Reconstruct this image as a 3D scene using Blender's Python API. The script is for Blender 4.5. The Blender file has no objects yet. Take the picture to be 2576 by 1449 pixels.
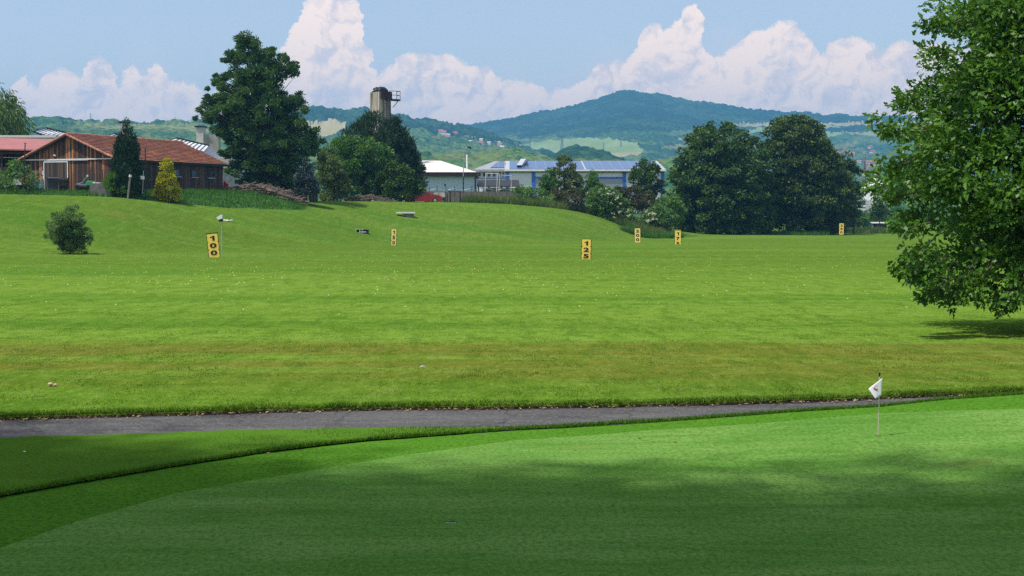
import bpy, math, random
import numpy as np
from mathutils import Vector, Matrix
SC = bpy.context.scene
COL = SC.collection
PI = math.pi
R = math.radians
rnd = random.Random(7)
NP = np.random.default_rng(11)

# ------------------------------------------------------------------ camera
FPX, CX, CY, HOR = 4070.0, 1288.0, 724.5, 550.0      # photograph measured at 2576 x 1449
CAMZ = 2.46
TH = math.atan((CY - HOR) / FPX)
cam_d = bpy.data.cameras.new("camera")
cam = bpy.data.objects.new("camera", cam_d)
COL.objects.link(cam)
cam.location = (0, 0, CAMZ)
cam.rotation_euler = (PI / 2 - TH, 0, 0)
cam_d.sensor_width = 36
cam_d.lens = 36 * FPX / 2576
cam_d.clip_start = 0.1
cam_d.clip_end = 20000
SC.camera = cam
CT, ST = math.cos(TH), math.sin(TH)

def P(px, py, d):
    """the point of the place seen at (px, py) of the photograph, d metres ahead"""
    u, v = (px - CX) / FPX, (CY - py) / FPX
    k = d / (CT + v * ST)
    return Vector((u * k, d, CAMZ + (v * CT - ST) * k))

def px_of(x, y):
    return CX + FPX * x * 0.9991 / y

# ------------------------------------------------------------------ noise
_tab = np.random.default_rng(5).random((256, 256))
def vnoise(x, y):
    x = np.asarray(x, float); y = np.asarray(y, float)
    xi = np.floor(x).astype(int); yi = np.floor(y).astype(int)
    fx = x - xi; fy = y - yi
    fx = fx * fx * (3 - 2 * fx); fy = fy * fy * (3 - 2 * fy)
    a = _tab[xi % 256, yi % 256]; b = _tab[(xi + 1) % 256, yi % 256]
    c = _tab[xi % 256, (yi + 1) % 256]; d = _tab[(xi + 1) % 256, (yi + 1) % 256]
    return (a * (1 - fx) + b * fx) * (1 - fy) + (c * (1 - fx) + d * fx) * fy
def sstep(a, b, x):
    t = np.clip((np.asarray(x, float) - a) / (b - a), 0, 1)
    return t * t * (3 - 2 * t)

# ------------------------------------------------------------------ terrain
HC = [-2500, 0, 330, 500, 780, 1000, 1200, 1400, 1500, 1600, 1700, 1800, 2576, 6000]
HTOE = [95, 104, 112, 118, 136, 148, 153, 163, 172, 186, 215, 235, 260, 260]
HTOP = [132, 138, 144, 158, 174, 192, 197, 206, 209, 213, 240, 260, 300, 300]
HPY = [488, 490, 500, 505, 506, 507, 511, 520, 543, 571, 592, 593, 586, 586]
HTZ = [CAMZ + (HOR - p) / FPX * d for p, d in zip(HPY, HTOP)]
HTZ[-4:] = [0.25, 0.05, 0.0, 0.0]
_u = np.arange(-2500, 6001, 10.0)
def _sm(v, s=7):
    q = np.interp(_u, HC, v); kk = np.exp(-0.5 * (np.arange(-25, 26) / s) ** 2); kk /= kk.sum()
    return np.convolve(np.pad(q, 25, mode='edge'), kk, mode='valid')
HTOE_, HTOP_, HTZ_ = _sm(HTOE), _sm(HTOP), _sm(HTZ)
def gz(x, y):
    x = np.asarray(x, float); y = np.asarray(y, float)
    U = CX + FPX * x / np.maximum(y, 1.0)
    toe = np.interp(U, _u, HTOE_); top = np.interp(U, _u, HTOP_); tz = np.interp(U, _u, HTZ_)
    z = tz * sstep(0, 1, (y - toe) / (top - toe))
    z = z + (vnoise(x / 9 + 40, y / 14) - 0.5) * 0.16 * sstep(40, 75, y) * (1 - sstep(230, 320, y))
    return z
def green_z(x, y):
    return 0.19 * sstep(0.5, 8.0, x) * sstep(11.5, 20.0, y)
def onground(px, py, f=gz, lo=8.0, hi=320.0):
    d = lo
    while d < hi:
        q = P(px, py, d)
        if q.z <= float(f(q.x, q.y)):
            return q
        d *= 1.002
    return P(px, py, hi)
def onz(px, py):
    return onground(px, py, green_z, 9.0, 60.0)
def gp(px, d, sink=0.0):
    """point on the ground in the direction px, d metres ahead"""
    x = (px - CX) / FPX * d * 1.0009
    return Vector((x, d, float(gtop(x, d)) - sink))

# ------------------------------------------------------------------ materials
def new_mat(name):
    m = bpy.data.materials.new(name)
    m.use_nodes = True
    nt = m.node_tree
    return m, nt, nt.nodes["Principled BSDF"]
def N(nt, t, **kw):
    n = nt.nodes.new(t)
    for k, v in kw.items():
        if k in n.inputs: n.inputs[k].default_value = v
        else: setattr(n, k, v)
    return n
def L(nt, a, b): nt.links.new(a, b)
def math_n(nt, op, a, b=None, c=None, clamp=False):
    n = nt.nodes.new("ShaderNodeMath"); n.operation = op; n.use_clamp = clamp
    for i, v in enumerate((a, b, c)):
        if v is None: continue
        if isinstance(v, (int, float)): n.inputs[i].default_value = v
        else: nt.links.new(v, n.inputs[i])
    return n.outputs[0]
def mixc(nt, fac, a, b, mode='MIX'):
    n = nt.nodes.new("ShaderNodeMix"); n.data_type = 'RGBA'; n.blend_type = mode
    for s, v in ((n.inputs[0], fac), (n.inputs[6], a), (n.inputs[7], b)):
        if isinstance(v, (int, float)): s.default_value = v
        elif isinstance(v, tuple): s.default_value = (*v[:3], 1)
        else: nt.links.new(v, s)
    return n.outputs[2]
def noise_n(nt, vec, scale, detail=3, rough=0.55, mp=None):
    n = N(nt, "ShaderNodeTexNoise"); n.inputs["Scale"].default_value = scale
    n.inputs["Detail"].default_value = detail; n.inputs["Roughness"].default_value = rough
    if mp is not None:
        m = N(nt, "ShaderNodeMapping"); m.inputs["Scale"].default_value = mp
        L(nt, vec, m.inputs[0]); vec = m.outputs[0]
    L(nt, vec, n.inputs["Vector"])
    return n.outputs["Fac"]
def ramp(nt, fac, lo, hi):
    n = N(nt, "ShaderNodeMapRange"); n.interpolation_type = 'SMOOTHSTEP'
    n.inputs[1].default_value = lo; n.inputs[2].default_value = hi
    L(nt, fac, n.inputs[0]); return n.outputs[0]
def bump(nt, h, strength, dist, bsdf):
    b = N(nt, "ShaderNodeBump"); b.inputs["Strength"].default_value = strength
    b.inputs["Distance"].default_value = dist
    L(nt, h, b.inputs["Height"]); L(nt, b.outputs[0], bsdf.inputs["Normal"])
_mc = {}
def mat(name, col, rough=0.75, metal=0.0, var=0.22, scale=1.5, col2=None, stretch=None, bmp=0.0, spec=0.3):
    """a surface whose colour wanders a little, with wear"""
    if name in _mc: return _mc[name]
    m, nt, b = new_mat(name)
    tc = N(nt, "ShaderNodeTexCoord").outputs["Object"]
    f = noise_n(nt, tc, scale, 5, 0.6, stretch)
    c1 = tuple(c * (1 - var) for c in col)
    c2 = tuple(min(1, c * (1 + var)) for c in col) if col2 is None else col2
    L(nt, mixc(nt, ramp(nt, f, 0.3, 0.7), c1, c2), b.inputs["Base Color"])
    b.inputs["Roughness"].default_value = rough
    b.inputs["Metallic"].default_value = metal
    b.inputs["Specular IOR Level"].default_value = spec
    if bmp: bump(nt, noise_n(nt, tc, scale * 8, 4), 0.5, bmp, b)
    _mc[name] = m
    return m
def leaf_mat(name, a, b_, trans=0.35, rough=0.5, spec=0.25):
    if name in _mc: return _mc[name]
    m, nt, b = new_mat(name)
    at = N(nt, "ShaderNodeAttribute"); at.attribute_name = "tint"
    c = mixc(nt, at.outputs["Fac"], a, b_)
    L(nt, c, b.inputs["Base Color"])
    b.inputs["Roughness"].default_value = rough
    b.inputs["Specular IOR Level"].default_value = spec
    t = N(nt, "ShaderNodeBsdfTranslucent")
    L(nt, mixc(nt, 1.0, c, (1.0, 1.0, 0.45), 'MULTIPLY'), t.inputs[0])
    mx = N(nt, "ShaderNodeMixShader"); mx.inputs[0].default_value = trans
    L(nt, b.outputs[0], mx.inputs[1]); L(nt, t.outputs[0], mx.inputs[2])
    L(nt, mx.outputs[0], nt.nodes["Material Output"].inputs[0])
    _mc[name] = m
    return m

# ------------------------------------------------------------------ objects
def tag(o, label=None, cat=None, group=None, kind=None):
    if label: o["label"] = label
    if cat: o["category"] = cat
    if group: o["group"] = group
    if kind: o["kind"] = kind
    return o
def thing(name, loc, label, cat, rz=0.0, group=None):
    o = bpy.data.objects.new(name, None)
    o.location = loc; o.rotation_euler = (0, 0, rz); o.empty_display_size = 0.2
    COL.objects.link(o)
    return tag(o, label, cat, group)
def link(name, me, m, parent=None, smooth=False):
    o = bpy.data.objects.new(name, me)
    COL.objects.link(o)
    for k in (m if isinstance(m, (list, tuple)) else [m]): me.materials.append(k)
    if parent: o.parent = parent
    if smooth: me.polygons.foreach_set("use_smooth", [True] * len(me.polygons))
    return o
class MB:
    """collects shapes, links them as ONE mesh object"""
    def __init__(s): s.v = []; s.f = []; s.mi = []
    def face(s, pts, mi=0):
        n = len(s.v); s.v += [tuple(p) for p in pts]; s.f.append(tuple(range(n, n + len(pts)))); s.mi.append(mi)
        return s
    def add(s, v, f, mi=0):
        n = len(s.v); s.v += [tuple(p) for p in v]
        for q in f: s.f.append(tuple(n + i for i in q)); s.mi.append(mi)
        return s
    def box(s, x0, x1, y0, y1, z0, z1, mi=0, M=None):
        v = [Vector(p) for p in ((x0, y0, z0), (x1, y0, z0), (x1, y1, z0), (x0, y1, z0), (x0, y0, z1), (x1, y0, z1), (x1, y1, z1), (x0, y1, z1))]
        if M: v = [M @ p for p in v]
        return s.add(v, [(3, 2, 1, 0), (4, 5, 6, 7), (0, 1, 5, 4), (1, 2, 6, 5), (2, 3, 7, 6), (3, 0, 4, 7)], mi)
    def prism(s, poly, ax, a, b, mi=0):
        """polygon in the plane across axis ax, from a to b"""
        def mk(p, t): return (t, p[0], p[1]) if ax == 0 else ((p[0], t, p[1]) if ax == 1 else (p[0], p[1], t))
        n = len(poly)
        v = [mk(p, a) for p in poly] + [mk(p, b) for p in poly]
        f = [tuple(range(n)), tuple(range(2 * n - 1, n - 1, -1))] + [(i, (i + 1) % n, n + (i + 1) % n, n + i) for i in range(n)]
        return s.add(v, f, mi)
    def tube(s, pts, r, n=6, mi=0, caps=True):
        pts = [Vector(p) for p in pts]
        rs = r if isinstance(r, (list, tuple)) else [r] * len(pts)
        rings = []
        for i, p in enumerate(pts):
            t = (pts[min(i + 1, len(pts) - 1)] - pts[max(i - 1, 0)])
            t = t.normalized() if t.length > 1e-9 else Vector((0, 0, 1))
            a = t.cross(Vector((0, 0, 1)) if abs(t.z) < 0.9 else Vector((1, 0, 0))).normalized()
            b = t.cross(a)
            rings.append([p + (a * math.cos(2 * PI * k / n) + b * math.sin(2 * PI * k / n)) * rs[i] for k in range(n)])
        v = [q for g in rings for q in g]
        f = []
        for i in range(len(pts) - 1):
            for k in range(n):
                f.append((i * n + k, i * n + (k + 1) % n, (i + 1) * n + (k + 1) % n, (i + 1) * n + k))
        if caps:
            f.append(tuple(range(n - 1, -1, -1))); f.append(tuple((len(pts) - 1) * n + k for k in range(n)))
        return s.add(v, f, mi)
    def lathe(s, prof, c=(0, 0, 0), n=12, mi=0):
        v = []; f = []
        for (r, z) in prof:
            v += [(c[0] + r * math.cos(2 * PI * k / n), c[1] + r * math.sin(2 * PI * k / n), c[2] + z) for k in range(n)]
        for i in range(len(prof) - 1):
            for k in range(n):
                f.append((i * n + k, i * n + (k + 1) % n, (i + 1) * n + (k + 1) % n, (i + 1) * n + k))
        f.append(tuple(range(n - 1, -1, -1))); f.append(tuple((len(prof) - 1) * n + k for k in range(n)))
        return s.add(v, f, mi)
    def mesh(s, name):
        me = bpy.data.meshes.new(name); me.from_pydata(s.v, [], s.f)
        if any(s.mi): me.polygons.foreach_set("material_index", s.mi)
        me.update(); return me
    def build(s, name, m, parent=None, smooth=False, bevel=0.0):
        o = link(name, s.mesh(name), m, parent, smooth)
        if bevel:
            b = o.modifiers.new("bevel", 'BEVEL'); b.width = bevel; b.segments = 2; b.limit_method = 'ANGLE'
        return o
def copy_tree(o, parent=None):
    c = o.copy(); COL.objects.link(c); c.parent = parent
    for ch in list(o.children): copy_tree(ch, c)
    return c
def np_mesh(name, V, Q, tint=None, smooth=False):
    """V (n,3) vertices, Q (m,k) faces all of one size, tint per vertex"""
    V = np.ascontiguousarray(V, np.float32); Q = np.ascontiguousarray(Q, np.int32)
    me = bpy.data.meshes.new(name)
    m, k = Q.shape
    me.vertices.add(len(V)); me.vertices.foreach_set("co", V.ravel())
    me.loops.add(m * k); me.loops.foreach_set("vertex_index", Q.ravel())
    me.polygons.add(m); me.polygons.foreach_set("loop_start", np.arange(0, m * k, k, dtype=np.int32))
    if smooth: me.polygons.foreach_set("use_smooth", np.ones(m, bool))
    me.update(calc_edges=True)
    if tint is not None:
        a = me.attributes.new("tint", 'FLOAT', 'POINT'); a.data.foreach_set("value", np.ascontiguousarray(tint, np.float32))
    return me
def grid_mesh(name, X, Y, Z, smooth=True):
    r, c = X.shape
    V = np.stack([X, Y, Z], -1).reshape(-1, 3)
    i = np.arange(r * c).reshape(r, c)
    Q = np.stack([i[:-1, :-1], i[:-1, 1:], i[1:, 1:], i[1:, :-1]], -1).reshape(-1, 4)
    return np_mesh(name, V, Q, None, smooth)
# ------------------------------------------------------------------ light, sky
SUN = Vector((-0.27, -0.14, 0.57)).normalized()
sl = bpy.data.lights.new("sun", 'SUN'); sl.energy = 4.6; sl.angle = R(1.1); sl.color = (1.0, 0.95, 0.87)
so = bpy.data.objects.new("sun", sl); COL.objects.link(so)
so.rotation_euler = SUN.to_track_quat('Z', 'Y').to_euler()
so.location = (-30, -8, 70)
SUN_EL = math.asin(SUN.z); SUN_AZ = math.atan2(SUN.x, SUN.y)
w = bpy.data.worlds.new("World"); SC.world = w; w.use_nodes = True
nt = w.node_tree
bg = nt.nodes["Background"]
sky = N(nt, "ShaderNodeTexSky"); sky.sky_type = 'NISHITA'; sky.sun_disc = False
sky.sun_elevation = SUN_EL; sky.sun_rotation = SUN_AZ
sky.altitude = 300; sky.air_density = 1.0; sky.dust_density = 0.6; sky.ozone_density = 2.0
gen = N(nt, "ShaderNodeTexCoord").outputs["Generated"]
sx = N(nt, "ShaderNodeSeparateXYZ"); L(nt, gen, sx.inputs[0])
az = math_n(nt, 'ARCTAN2', sx.outputs[0], sx.outputs[1])
el = math_n(nt, 'ARCSINE', sx.outputs[2])
cmb = N(nt, "ShaderNodeCombineXYZ"); L(nt, az, cmb.inputs[0]); L(nt, el, cmb.inputs[1])
pv = cmb.outputs[0]
AZR = 0.40
def top_curve(pts, az_in):
    """cloud-top elevation as a function of azimuth"""
    fc = N(nt, "ShaderNodeFloatCurve")
    cu = fc.mapping.curves[0]
    q = sorted((0.5 + math.atan((x - CX) / FPX) / (2 * AZR), max(0.0, math.atan((HOR - y) / FPX) / 0.2)) for x, y in pts)
    q = [(0.0, q[0][1])] + q + [(1.0, q[-1][1])]
    cu.points[0].location = q[0]; cu.points[1].location = q[-1]
    for p in q[1:-1]: cu.points.new(*p)
    for p in cu.points: p.handle_type = 'VECTOR'
    fc.mapping.update()
    t = math_n(nt, 'MULTIPLY_ADD', az_in, 1 / (2 * AZR), 0.5, clamp=True)
    L(nt, t, fc.inputs["Value"])
    return math_n(nt, 'MULTIPLY', fc.outputs[0], 0.2)
def cloud_layer(pts, seed, edge, warp, amp):
    off = N(nt, "ShaderNodeVectorMath", operation='ADD'); L(nt, pv, off.inputs[0]); off.inputs[1].default_value = (seed, seed * 0.7, 0)
    nw = N(nt, "ShaderNodeTexNoise"); nw.inputs["Scale"].default_value = 30; nw.inputs["Detail"].default_value = 10; nw.inputs["Roughness"].default_value = 0.68
    L(nt, off.outputs[0], nw.inputs["Vector"])
    sep = N(nt, "ShaderNodeSeparateColor"); L(nt, nw.outputs["Color"], sep.inputs[0])
    az2 = math_n(nt, 'ADD', az, math_n(nt, 'MULTIPLY', math_n(nt, 'SUBTRACT', sep.outputs[0], 0.5), warp))
    el2 = math_n(nt, 'ADD', el, math_n(nt, 'MULTIPLY', math_n(nt, 'SUBTRACT', sep.outputs[1], 0.5), warp * 0.8))
    top = top_curve(pts, az2)
    depth = math_n(nt, 'SUBTRACT', top, el2)
    dens = math_n(nt, 'ADD', depth, math_n(nt, 'MULTIPLY', math_n(nt, 'SUBTRACT', sep.outputs[2], 0.5), amp))
    return ramp(nt, dens, 0.0, edge), dens, off.outputs[0]
TOPA = [(-700, 300), (-100, 290), (20, 268), (45, 240), (70, 205), (95, 240), (130, 190), (160, 172), (200, 190), (240, 152), (285, 178), (300, 225), (330, 180), (370, 195), (405, 160), (425, 205), (480, 205), (520, 230), (600, 205), (690, 205), (715, 135), (745, 75), (768, 0), (800, -35), (870, -30), (905, 10), (930, 60), (925, 150), (935, 205), (965, 168), (1000, 125), (1060, 112), (1115, 128), (1180, 150), (1235, 160), (1258, 214), (1290, 200), (1345, 205), (1380, 222), (1440, 212), (1470, 190), (1500, 155), (1575, 160), (1590, 95), (1605, 52), (1650, 48), (1672, 72), (1700, 42), (1730, 15), (1765, 22), (1775, 110), (1795, 150), (1835, 125), (1880, 92), (1940, 68), (1985, 70), (2025, 110), (2060, 150), (2085, 108), (2150, 102), (2195, 135), (2215, 150), (2245, 122), (2300, 128), (2400, 122), (2600, 150), (3400, 230)]
TOPB = [(-700, 230), (0, 250), (100, 130), (160, 140), (230, 215), (310, 120), (350, 100), (430, 125), (520, 215), (700, 215), (760, 60), (900, 40), (960, 120), (1050, 140), (1200, 190), (1290, 140), (1420, 130), (1500, 80), (1560, 80), (1700, 110), (1790, 50), (1850, 60), (1900, 110), (2100, 170), (2300, 140), (2600, 160)]
mA, dA, oA = cloud_layer(TOPA, 0.0, 0.0034, 0.031, 0.012)
mB, dB, oB = cloud_layer(TOPB, 3.1, 0.030, 0.045, 0.05)
# billows inside the cumulus: how much of each puff looks towards the sun
def puff(vec, sc):
    v = N(nt, "ShaderNodeTexVoronoi"); v.feature = 'SMOOTH_F1'; v.inputs["Scale"].default_value = sc; v.inputs["Smoothness"].default_value = 0.6
    v.voronoi_dimensions = '2D'
    L(nt, vec, v.inputs["Vector"]); return v.outputs["Distance"]
nwv = N(nt, "ShaderNodeTexNoise"); nwv.inputs["Scale"].default_value = 60; nwv.inputs["Detail"].default_value = 5
L(nt, pv, nwv.inputs["Vector"])
dv = N(nt, "ShaderNodeVectorMath", operation='MULTIPLY_ADD'); L(nt, nwv.outputs["Color"], dv.inputs[0]); dv.inputs[1].default_value = (0.02, 0.02, 0); L(nt, pv, dv.inputs[2])
d2 = N(nt, "ShaderNodeVectorMath", operation='ADD'); L(nt, dv.outputs[0], d2.inputs[0]); d2.inputs[1].default_value = (-0.004, 0.0045, 0)
lit = math_n(nt, 'SUBTRACT', puff(d2.outputs[0], 30), puff(dv.outputs[0], 30))
big = noise_n(nt, pv, 16, 4, 0.5)
d3 = N(nt, 'ShaderNodeVectorMath', operation='ADD'); L(nt, dv.outputs[0], d3.inputs[0]); d3.inputs[1].default_value = (-0.0030, 0.0034, 0)
lit = math_n(nt, 'ADD', math_n(nt, 'MULTIPLY', lit, 2.0), math_n(nt, 'MULTIPLY', math_n(nt, 'SUBTRACT', noise_n(nt, d3.outputs[0], 46, 7, 0.6), noise_n(nt, dv.outputs[0], 46, 7, 0.6)), 6.0))
tone = math_n(nt, 'ADD', lit, math_n(nt, 'MULTIPLY', math_n(nt, 'SUBTRACT', big, 0.5), 1.6))
tone = math_n(nt, 'ADD', tone, math_n(nt, 'MULTIPLY_ADD', dA, -5.0, 0.86), clamp=True)
low = ramp(nt, el, 0.045, 0.095)
tone = math_n(nt, 'MULTIPLY', tone, math_n(nt, 'MULTIPLY_ADD', low, 0.35, 0.65))
SKS = 0.12                                            # the brightness of the background
def k(c): return tuple(x / SKS for x in c)
ccol = mixc(nt, tone, k((1.02, 0.87, 0.86)), k((1.58, 1.20, 0.95)))
sk = mixc(nt, 1.0, sky.outputs[0], (1.68, 1.36, 1.24), 'MULTIPLY')
bcol = mixc(nt, 0.65, sk, k((0.95, 0.86, 0.93)))
c1 = mixc(nt, math_n(nt, 'MULTIPLY', mB, 0.70), sk, bcol)
c2 = mixc(nt, math_n(nt, 'MULTIPLY', mA, 0.90), c1, ccol)
veil = ramp(nt, el, 0.085, 0.03)
c3 = mixc(nt, math_n(nt, 'MULTIPLY', veil, 0.50), c2, k((0.78, 0.76, 0.88)))
ovn = noise_n(nt, gen, 2.6, 5, 0.55, (1, 1, 1.6))
over = math_n(nt, 'MULTIPLY', ramp(nt, ovn, 0.44, 0.58), ramp(nt, el, 0.20, 0.42))  # clouds overhead, out of view, added to whiten and brighten the ambient light
c3 = mixc(nt, math_n(nt, 'MULTIPLY', over, 0.85), c3, k((0.88, 0.84, 0.82)))
L(nt, c3, bg.inputs[0]); bg.inputs[1].default_value = SKS
SC.view_settings.view_transform = 'Standard'; SC.view_settings.look = 'None'
SC.cycles.use_denoising = False; SC.cycles.use_adaptive_sampling = False
SC.cycles.max_bounces = 8; SC.cycles.transparent_max_bounces = 8; SC.cycles.sample_clamp_indirect = 4.0; SC.cycles.caustics_reflective = False; SC.cycles.caustics_refractive = False
SC.view_settings.gamma = 1; SC.view_settings.exposure = 0.08

# ------------------------------------------------------------------ grass materials
def grass_mat(name, kind):
    m, nt, b = new_mat(name)
    geo = N(nt, "ShaderNodeNewGeometry").outputs["Position"]
    s = N(nt, "ShaderNodeSeparateXYZ"); L(nt, geo, s.inputs[0])
    if kind == 'green':
        f1 = noise_n(nt, geo, 0.55, 4, 0.55, (0.7, 1.4, 1)); f2 = noise_n(nt, geo, 5, 5, 0.65, (0.35, 1, 1)); f3 = noise_n(nt, geo, 26, 4, 0.75, (1, 0.55, 1))
        f5 = noise_n(nt, geo, 1.5, 5, 0.6, (0.22, 1.5, 1)); f6 = noise_n(nt, geo, 11, 3, 0.8, (1, 0.4, 1))
        c = mixc(nt, ramp(nt, f1, 0.32, 0.70), (0.092, 0.225, 0.036), (0.158, 0.295, 0.066))
        c = mixc(nt, math_n(nt, 'MULTIPLY', ramp(nt, f5, 0.52, 0.68), 0.45), c, (0.21, 0.34, 0.085))
        c = mixc(nt, math_n(nt, 'MULTIPLY', ramp(nt, f5, 0.48, 0.34), 0.45), c, (0.070, 0.185, 0.026))
        c = mixc(nt, math_n(nt, 'MULTIPLY', ramp(nt, f2, 0.54, 0.70), 0.30), c, (0.19, 0.31, 0.06))
        c = mixc(nt, math_n(nt, 'MULTIPLY', ramp(nt, f2, 0.46, 0.30), 0.50), c, (0.06, 0.165, 0.022))
        c = mixc(nt, math_n(nt, 'MULTIPLY', ramp(nt, f6, 0.58, 0.68), 0.60), c, (0.05, 0.13, 0.016))
        c = mixc(nt, math_n(nt, 'MULTIPLY', ramp(nt, f3, 0.47, 0.60), 0.60), c, (0.052, 0.140, 0.016))
        c = mixc(nt, math_n(nt, 'MULTIPLY', ramp(nt, f3, 0.45, 0.34), 0.40), c, (0.23, 0.36, 0.10))
        c = mixc(nt, math_n(nt, 'MULTIPLY', ramp(nt, noise_n(nt, geo, 0.9, 4, 0.6, (0.6, 1, 1)), 0.63, 0.72), 0.35), c, (0.20, 0.215, 0.055))
        bump(nt, math_n(nt, 'ADD', f3, math_n(nt, 'MULTIPLY', f2, 1.2)), 0.6, 0.015, b)
    elif kind == 'collar':
        f1 = noise_n(nt, geo, 1.2, 4, 0.6); f3 = noise_n(nt, geo, 22, 4, 0.75, (1, 0.6, 1))
        c = mixc(nt, f1, (0.062, 0.185, 0.016), (0.100, 0.235, 0.024))
        c = mixc(nt, math_n(nt, 'MULTIPLY', ramp(nt, f3, 0.44, 0.60), 0.6), c, (0.028, 0.092, 0.007))
        bump(nt, f3, 0.6, 0.02, b)
    elif kind == 'rough':
        f1 = noise_n(nt, geo, 1.0, 5, 0.6); f3 = noise_n(nt, geo, 28, 4, 0.7, (0.7, 1, 1))
        c = mixc(nt, f1, (0.068, 0.175, 0.017), (0.128, 0.248, 0.028))
        c = mixc(nt, math_n(nt, 'MULTIPLY', ramp(nt, f3, 0.35, 0.7), 0.55), c, (0.04, 0.12, 0.012))
        bump(nt, f3, 0.8, 0.04, b)
    else:
        y = s.outputs[1]
        f0 = noise_n(nt, geo, 0.05, 4, 0.55, (0.35, 1.3, 1)); f1 = noise_n(nt, geo, 0.30, 6, 0.65, (0.25, 1.6, 1)); f2 = noise_n(nt, geo, 1.7, 5, 0.7, (0.5, 1, 1)); f3 = noise_n(nt, geo, 14, 4, 0.75)
        f4 = noise_n(nt, geo, 0.115, 5, 0.6, (0.10, 1.0, 1))
        yn = math_n(nt, 'ADD', y, math_n(nt, 'MULTIPLY', math_n(nt, 'SUBTRACT', f1, 0.5), 4.5))
        near = (0.190, 0.318, 0.038); far = (0.108, 0.176, 0.020)
        c = mixc(nt, ramp(nt, yn, 45, 105), near, far)
        c = mixc(nt, math_n(nt, 'MULTIPLY', ramp(nt, f0, 0.42, 0.68), 0.45), c, (0.19, 0.30, 0.045))
        c = mixc(nt, math_n(nt, 'MULTIPLY', ramp(nt, f4, 0.52, 0.36), 0.55), c, (0.062, 0.180, 0.016))
        c = mixc(nt, math_n(nt, 'MULTIPLY', ramp(nt, f1, 0.50, 0.70), 0.40), c, (0.21, 0.31, 0.06))
        c = mixc(nt, math_n(nt, 'MULTIPLY', ramp(nt, f1, 0.50, 0.30), 0.40), c, (0.065, 0.17, 0.018))
        # the dry, worn strips beyond the path
        dry = math_n(nt, 'MULTIPLY', ramp(nt, yn, 21.8, 24.6), ramp(nt, yn, 32.0, 30.6))
        c = mixc(nt, math_n(nt, 'MULTIPLY', dry, ramp(nt, noise_n(nt, geo, 0.5, 6, 0.7, (0.22, 1.4, 1)), 0.29, 0.55)), c, (0.180, 0.192, 0.030))
        c = mixc(nt, math_n(nt, 'MULTIPLY', math_n(nt, 'MULTIPLY', dry, 0.75), ramp(nt, noise_n(nt, geo, 0.42, 5, 0.7, (0.10, 1.7, 1)), 0.56, 0.70)), c, (0.205, 0.185, 0.055))
        c = mixc(nt, math_n(nt, 'MULTIPLY', ramp(nt, noise_n(nt, geo, 0.10, 4, 0.6), 0.62, 0.74), 0.5), c, (0.20, 0.17, 0.05))
        c = mixc(nt, math_n(nt, 'MULTIPLY', ramp(nt, yn, 26.0, 23.0), 0.42), c, (0.085, 0.175, 0.010))
        f7 = noise_n(nt, geo, 7.5, 4, 0.8, (1, 0.40, 1)); f8 = noise_n(nt, geo, 1.9, 5, 0.78, (1, 0.22, 1))
        c = mixc(nt, math_n(nt, 'MULTIPLY', ramp(nt, f7, 0.49, 0.65), 0.50), c, (0.058, 0.135, 0.012))
        c = mixc(nt, math_n(nt, 'MULTIPLY', ramp(nt, f7, 0.47, 0.34), 0.45), c, (0.27, 0.37, 0.085))
        c = mixc(nt, math_n(nt, 'MULTIPLY', ramp(nt, f8, 0.48, 0.62), 0.48), c, (0.066, 0.140, 0.014))
        c = mixc(nt, math_n(nt, 'MULTIPLY', ramp(nt, f8, 0.46, 0.32), 0.42), c, (0.215, 0.295, 0.06))
        c = mixc(nt, math_n(nt, 'MULTIPLY', ramp(nt, f2, 0.40, 0.75), 0.42), c, (0.050, 0.135, 0.010))
        c = mixc(nt, math_n(nt, 'MULTIPLY', ramp(nt, f3, 0.42, 0.75), 0.50), c, (0.040, 0.115, 0.010))
        c = mixc(nt, math_n(nt, 'MULTIPLY', ramp(nt, f3, 0.42, 0.22), 0.30), c, (0.25, 0.36, 0.07))
        bump(nt, math_n(nt, 'ADD', f3, math_n(nt, 'MULTIPLY', f2, 1.5)), 0.7, 0.09, b)
    L(nt, c, b.inputs["Base Color"])
    b.inputs["Roughness"].default_value = 0.9; b.inputs["Specular IOR Level"].default_value = 0.0
    return m
M_LAWN = grass_mat("lawn", 'lawn'); M_GREEN = grass_mat("putting_turf", 'green')
M_COLLAR = grass_mat("collar_turf", 'collar'); M_ROUGH = grass_mat("rough_turf", 'rough')
m, nt, b = new_mat("old_asphalt")
g_ = N(nt, "ShaderNodeNewGeometry").outputs["Position"]
f1 = noise_n(nt, g_, 0.9, 5, 0.65, (0.5, 1.6, 1)); f2 = noise_n(nt, g_, 30, 4, 0.75, (1, 0.5, 1)); f3 = noise_n(nt, g_, 6, 5, 0.7, (0.5, 1, 1))
c = mixc(nt, ramp(nt, f1, 0.3, 0.7), (0.050, 0.050, 0.051), (0.112, 0.109, 0.106))
c = mixc(nt, math_n(nt, 'MULTIPLY', ramp(nt, f2, 0.45, 0.7), 0.6), c, (0.20, 0.19, 0.185))
c = mixc(nt, math_n(nt, 'MULTIPLY', ramp(nt, f3, 0.60, 0.72), 0.5), c, (0.17, 0.145, 0.115))
c = mixc(nt, math_n(nt, 'MULTIPLY', ramp(nt, f3, 0.42, 0.30), 0.5), c, (0.028, 0.027, 0.031))
vz = N(nt, "ShaderNodeTexVoronoi"); vz.feature = 'DISTANCE_TO_EDGE'; vz.inputs["Scale"].default_value = 0.55
wv = N(nt, "ShaderNodeVectorMath", operation='MULTIPLY_ADD'); nz_ = N(nt, "ShaderNodeTexNoise"); nz_.inputs["Scale"].default_value = 3.0; L(nt, g_, nz_.inputs["Vector"]); L(nt, nz_.outputs["Color"], wv.inputs[0]); wv.inputs[1].default_value = (0.5, 0.5, 0); L(nt, g_, wv.inputs[2]); L(nt, wv.outputs[0], vz.inputs["Vector"])
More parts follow.
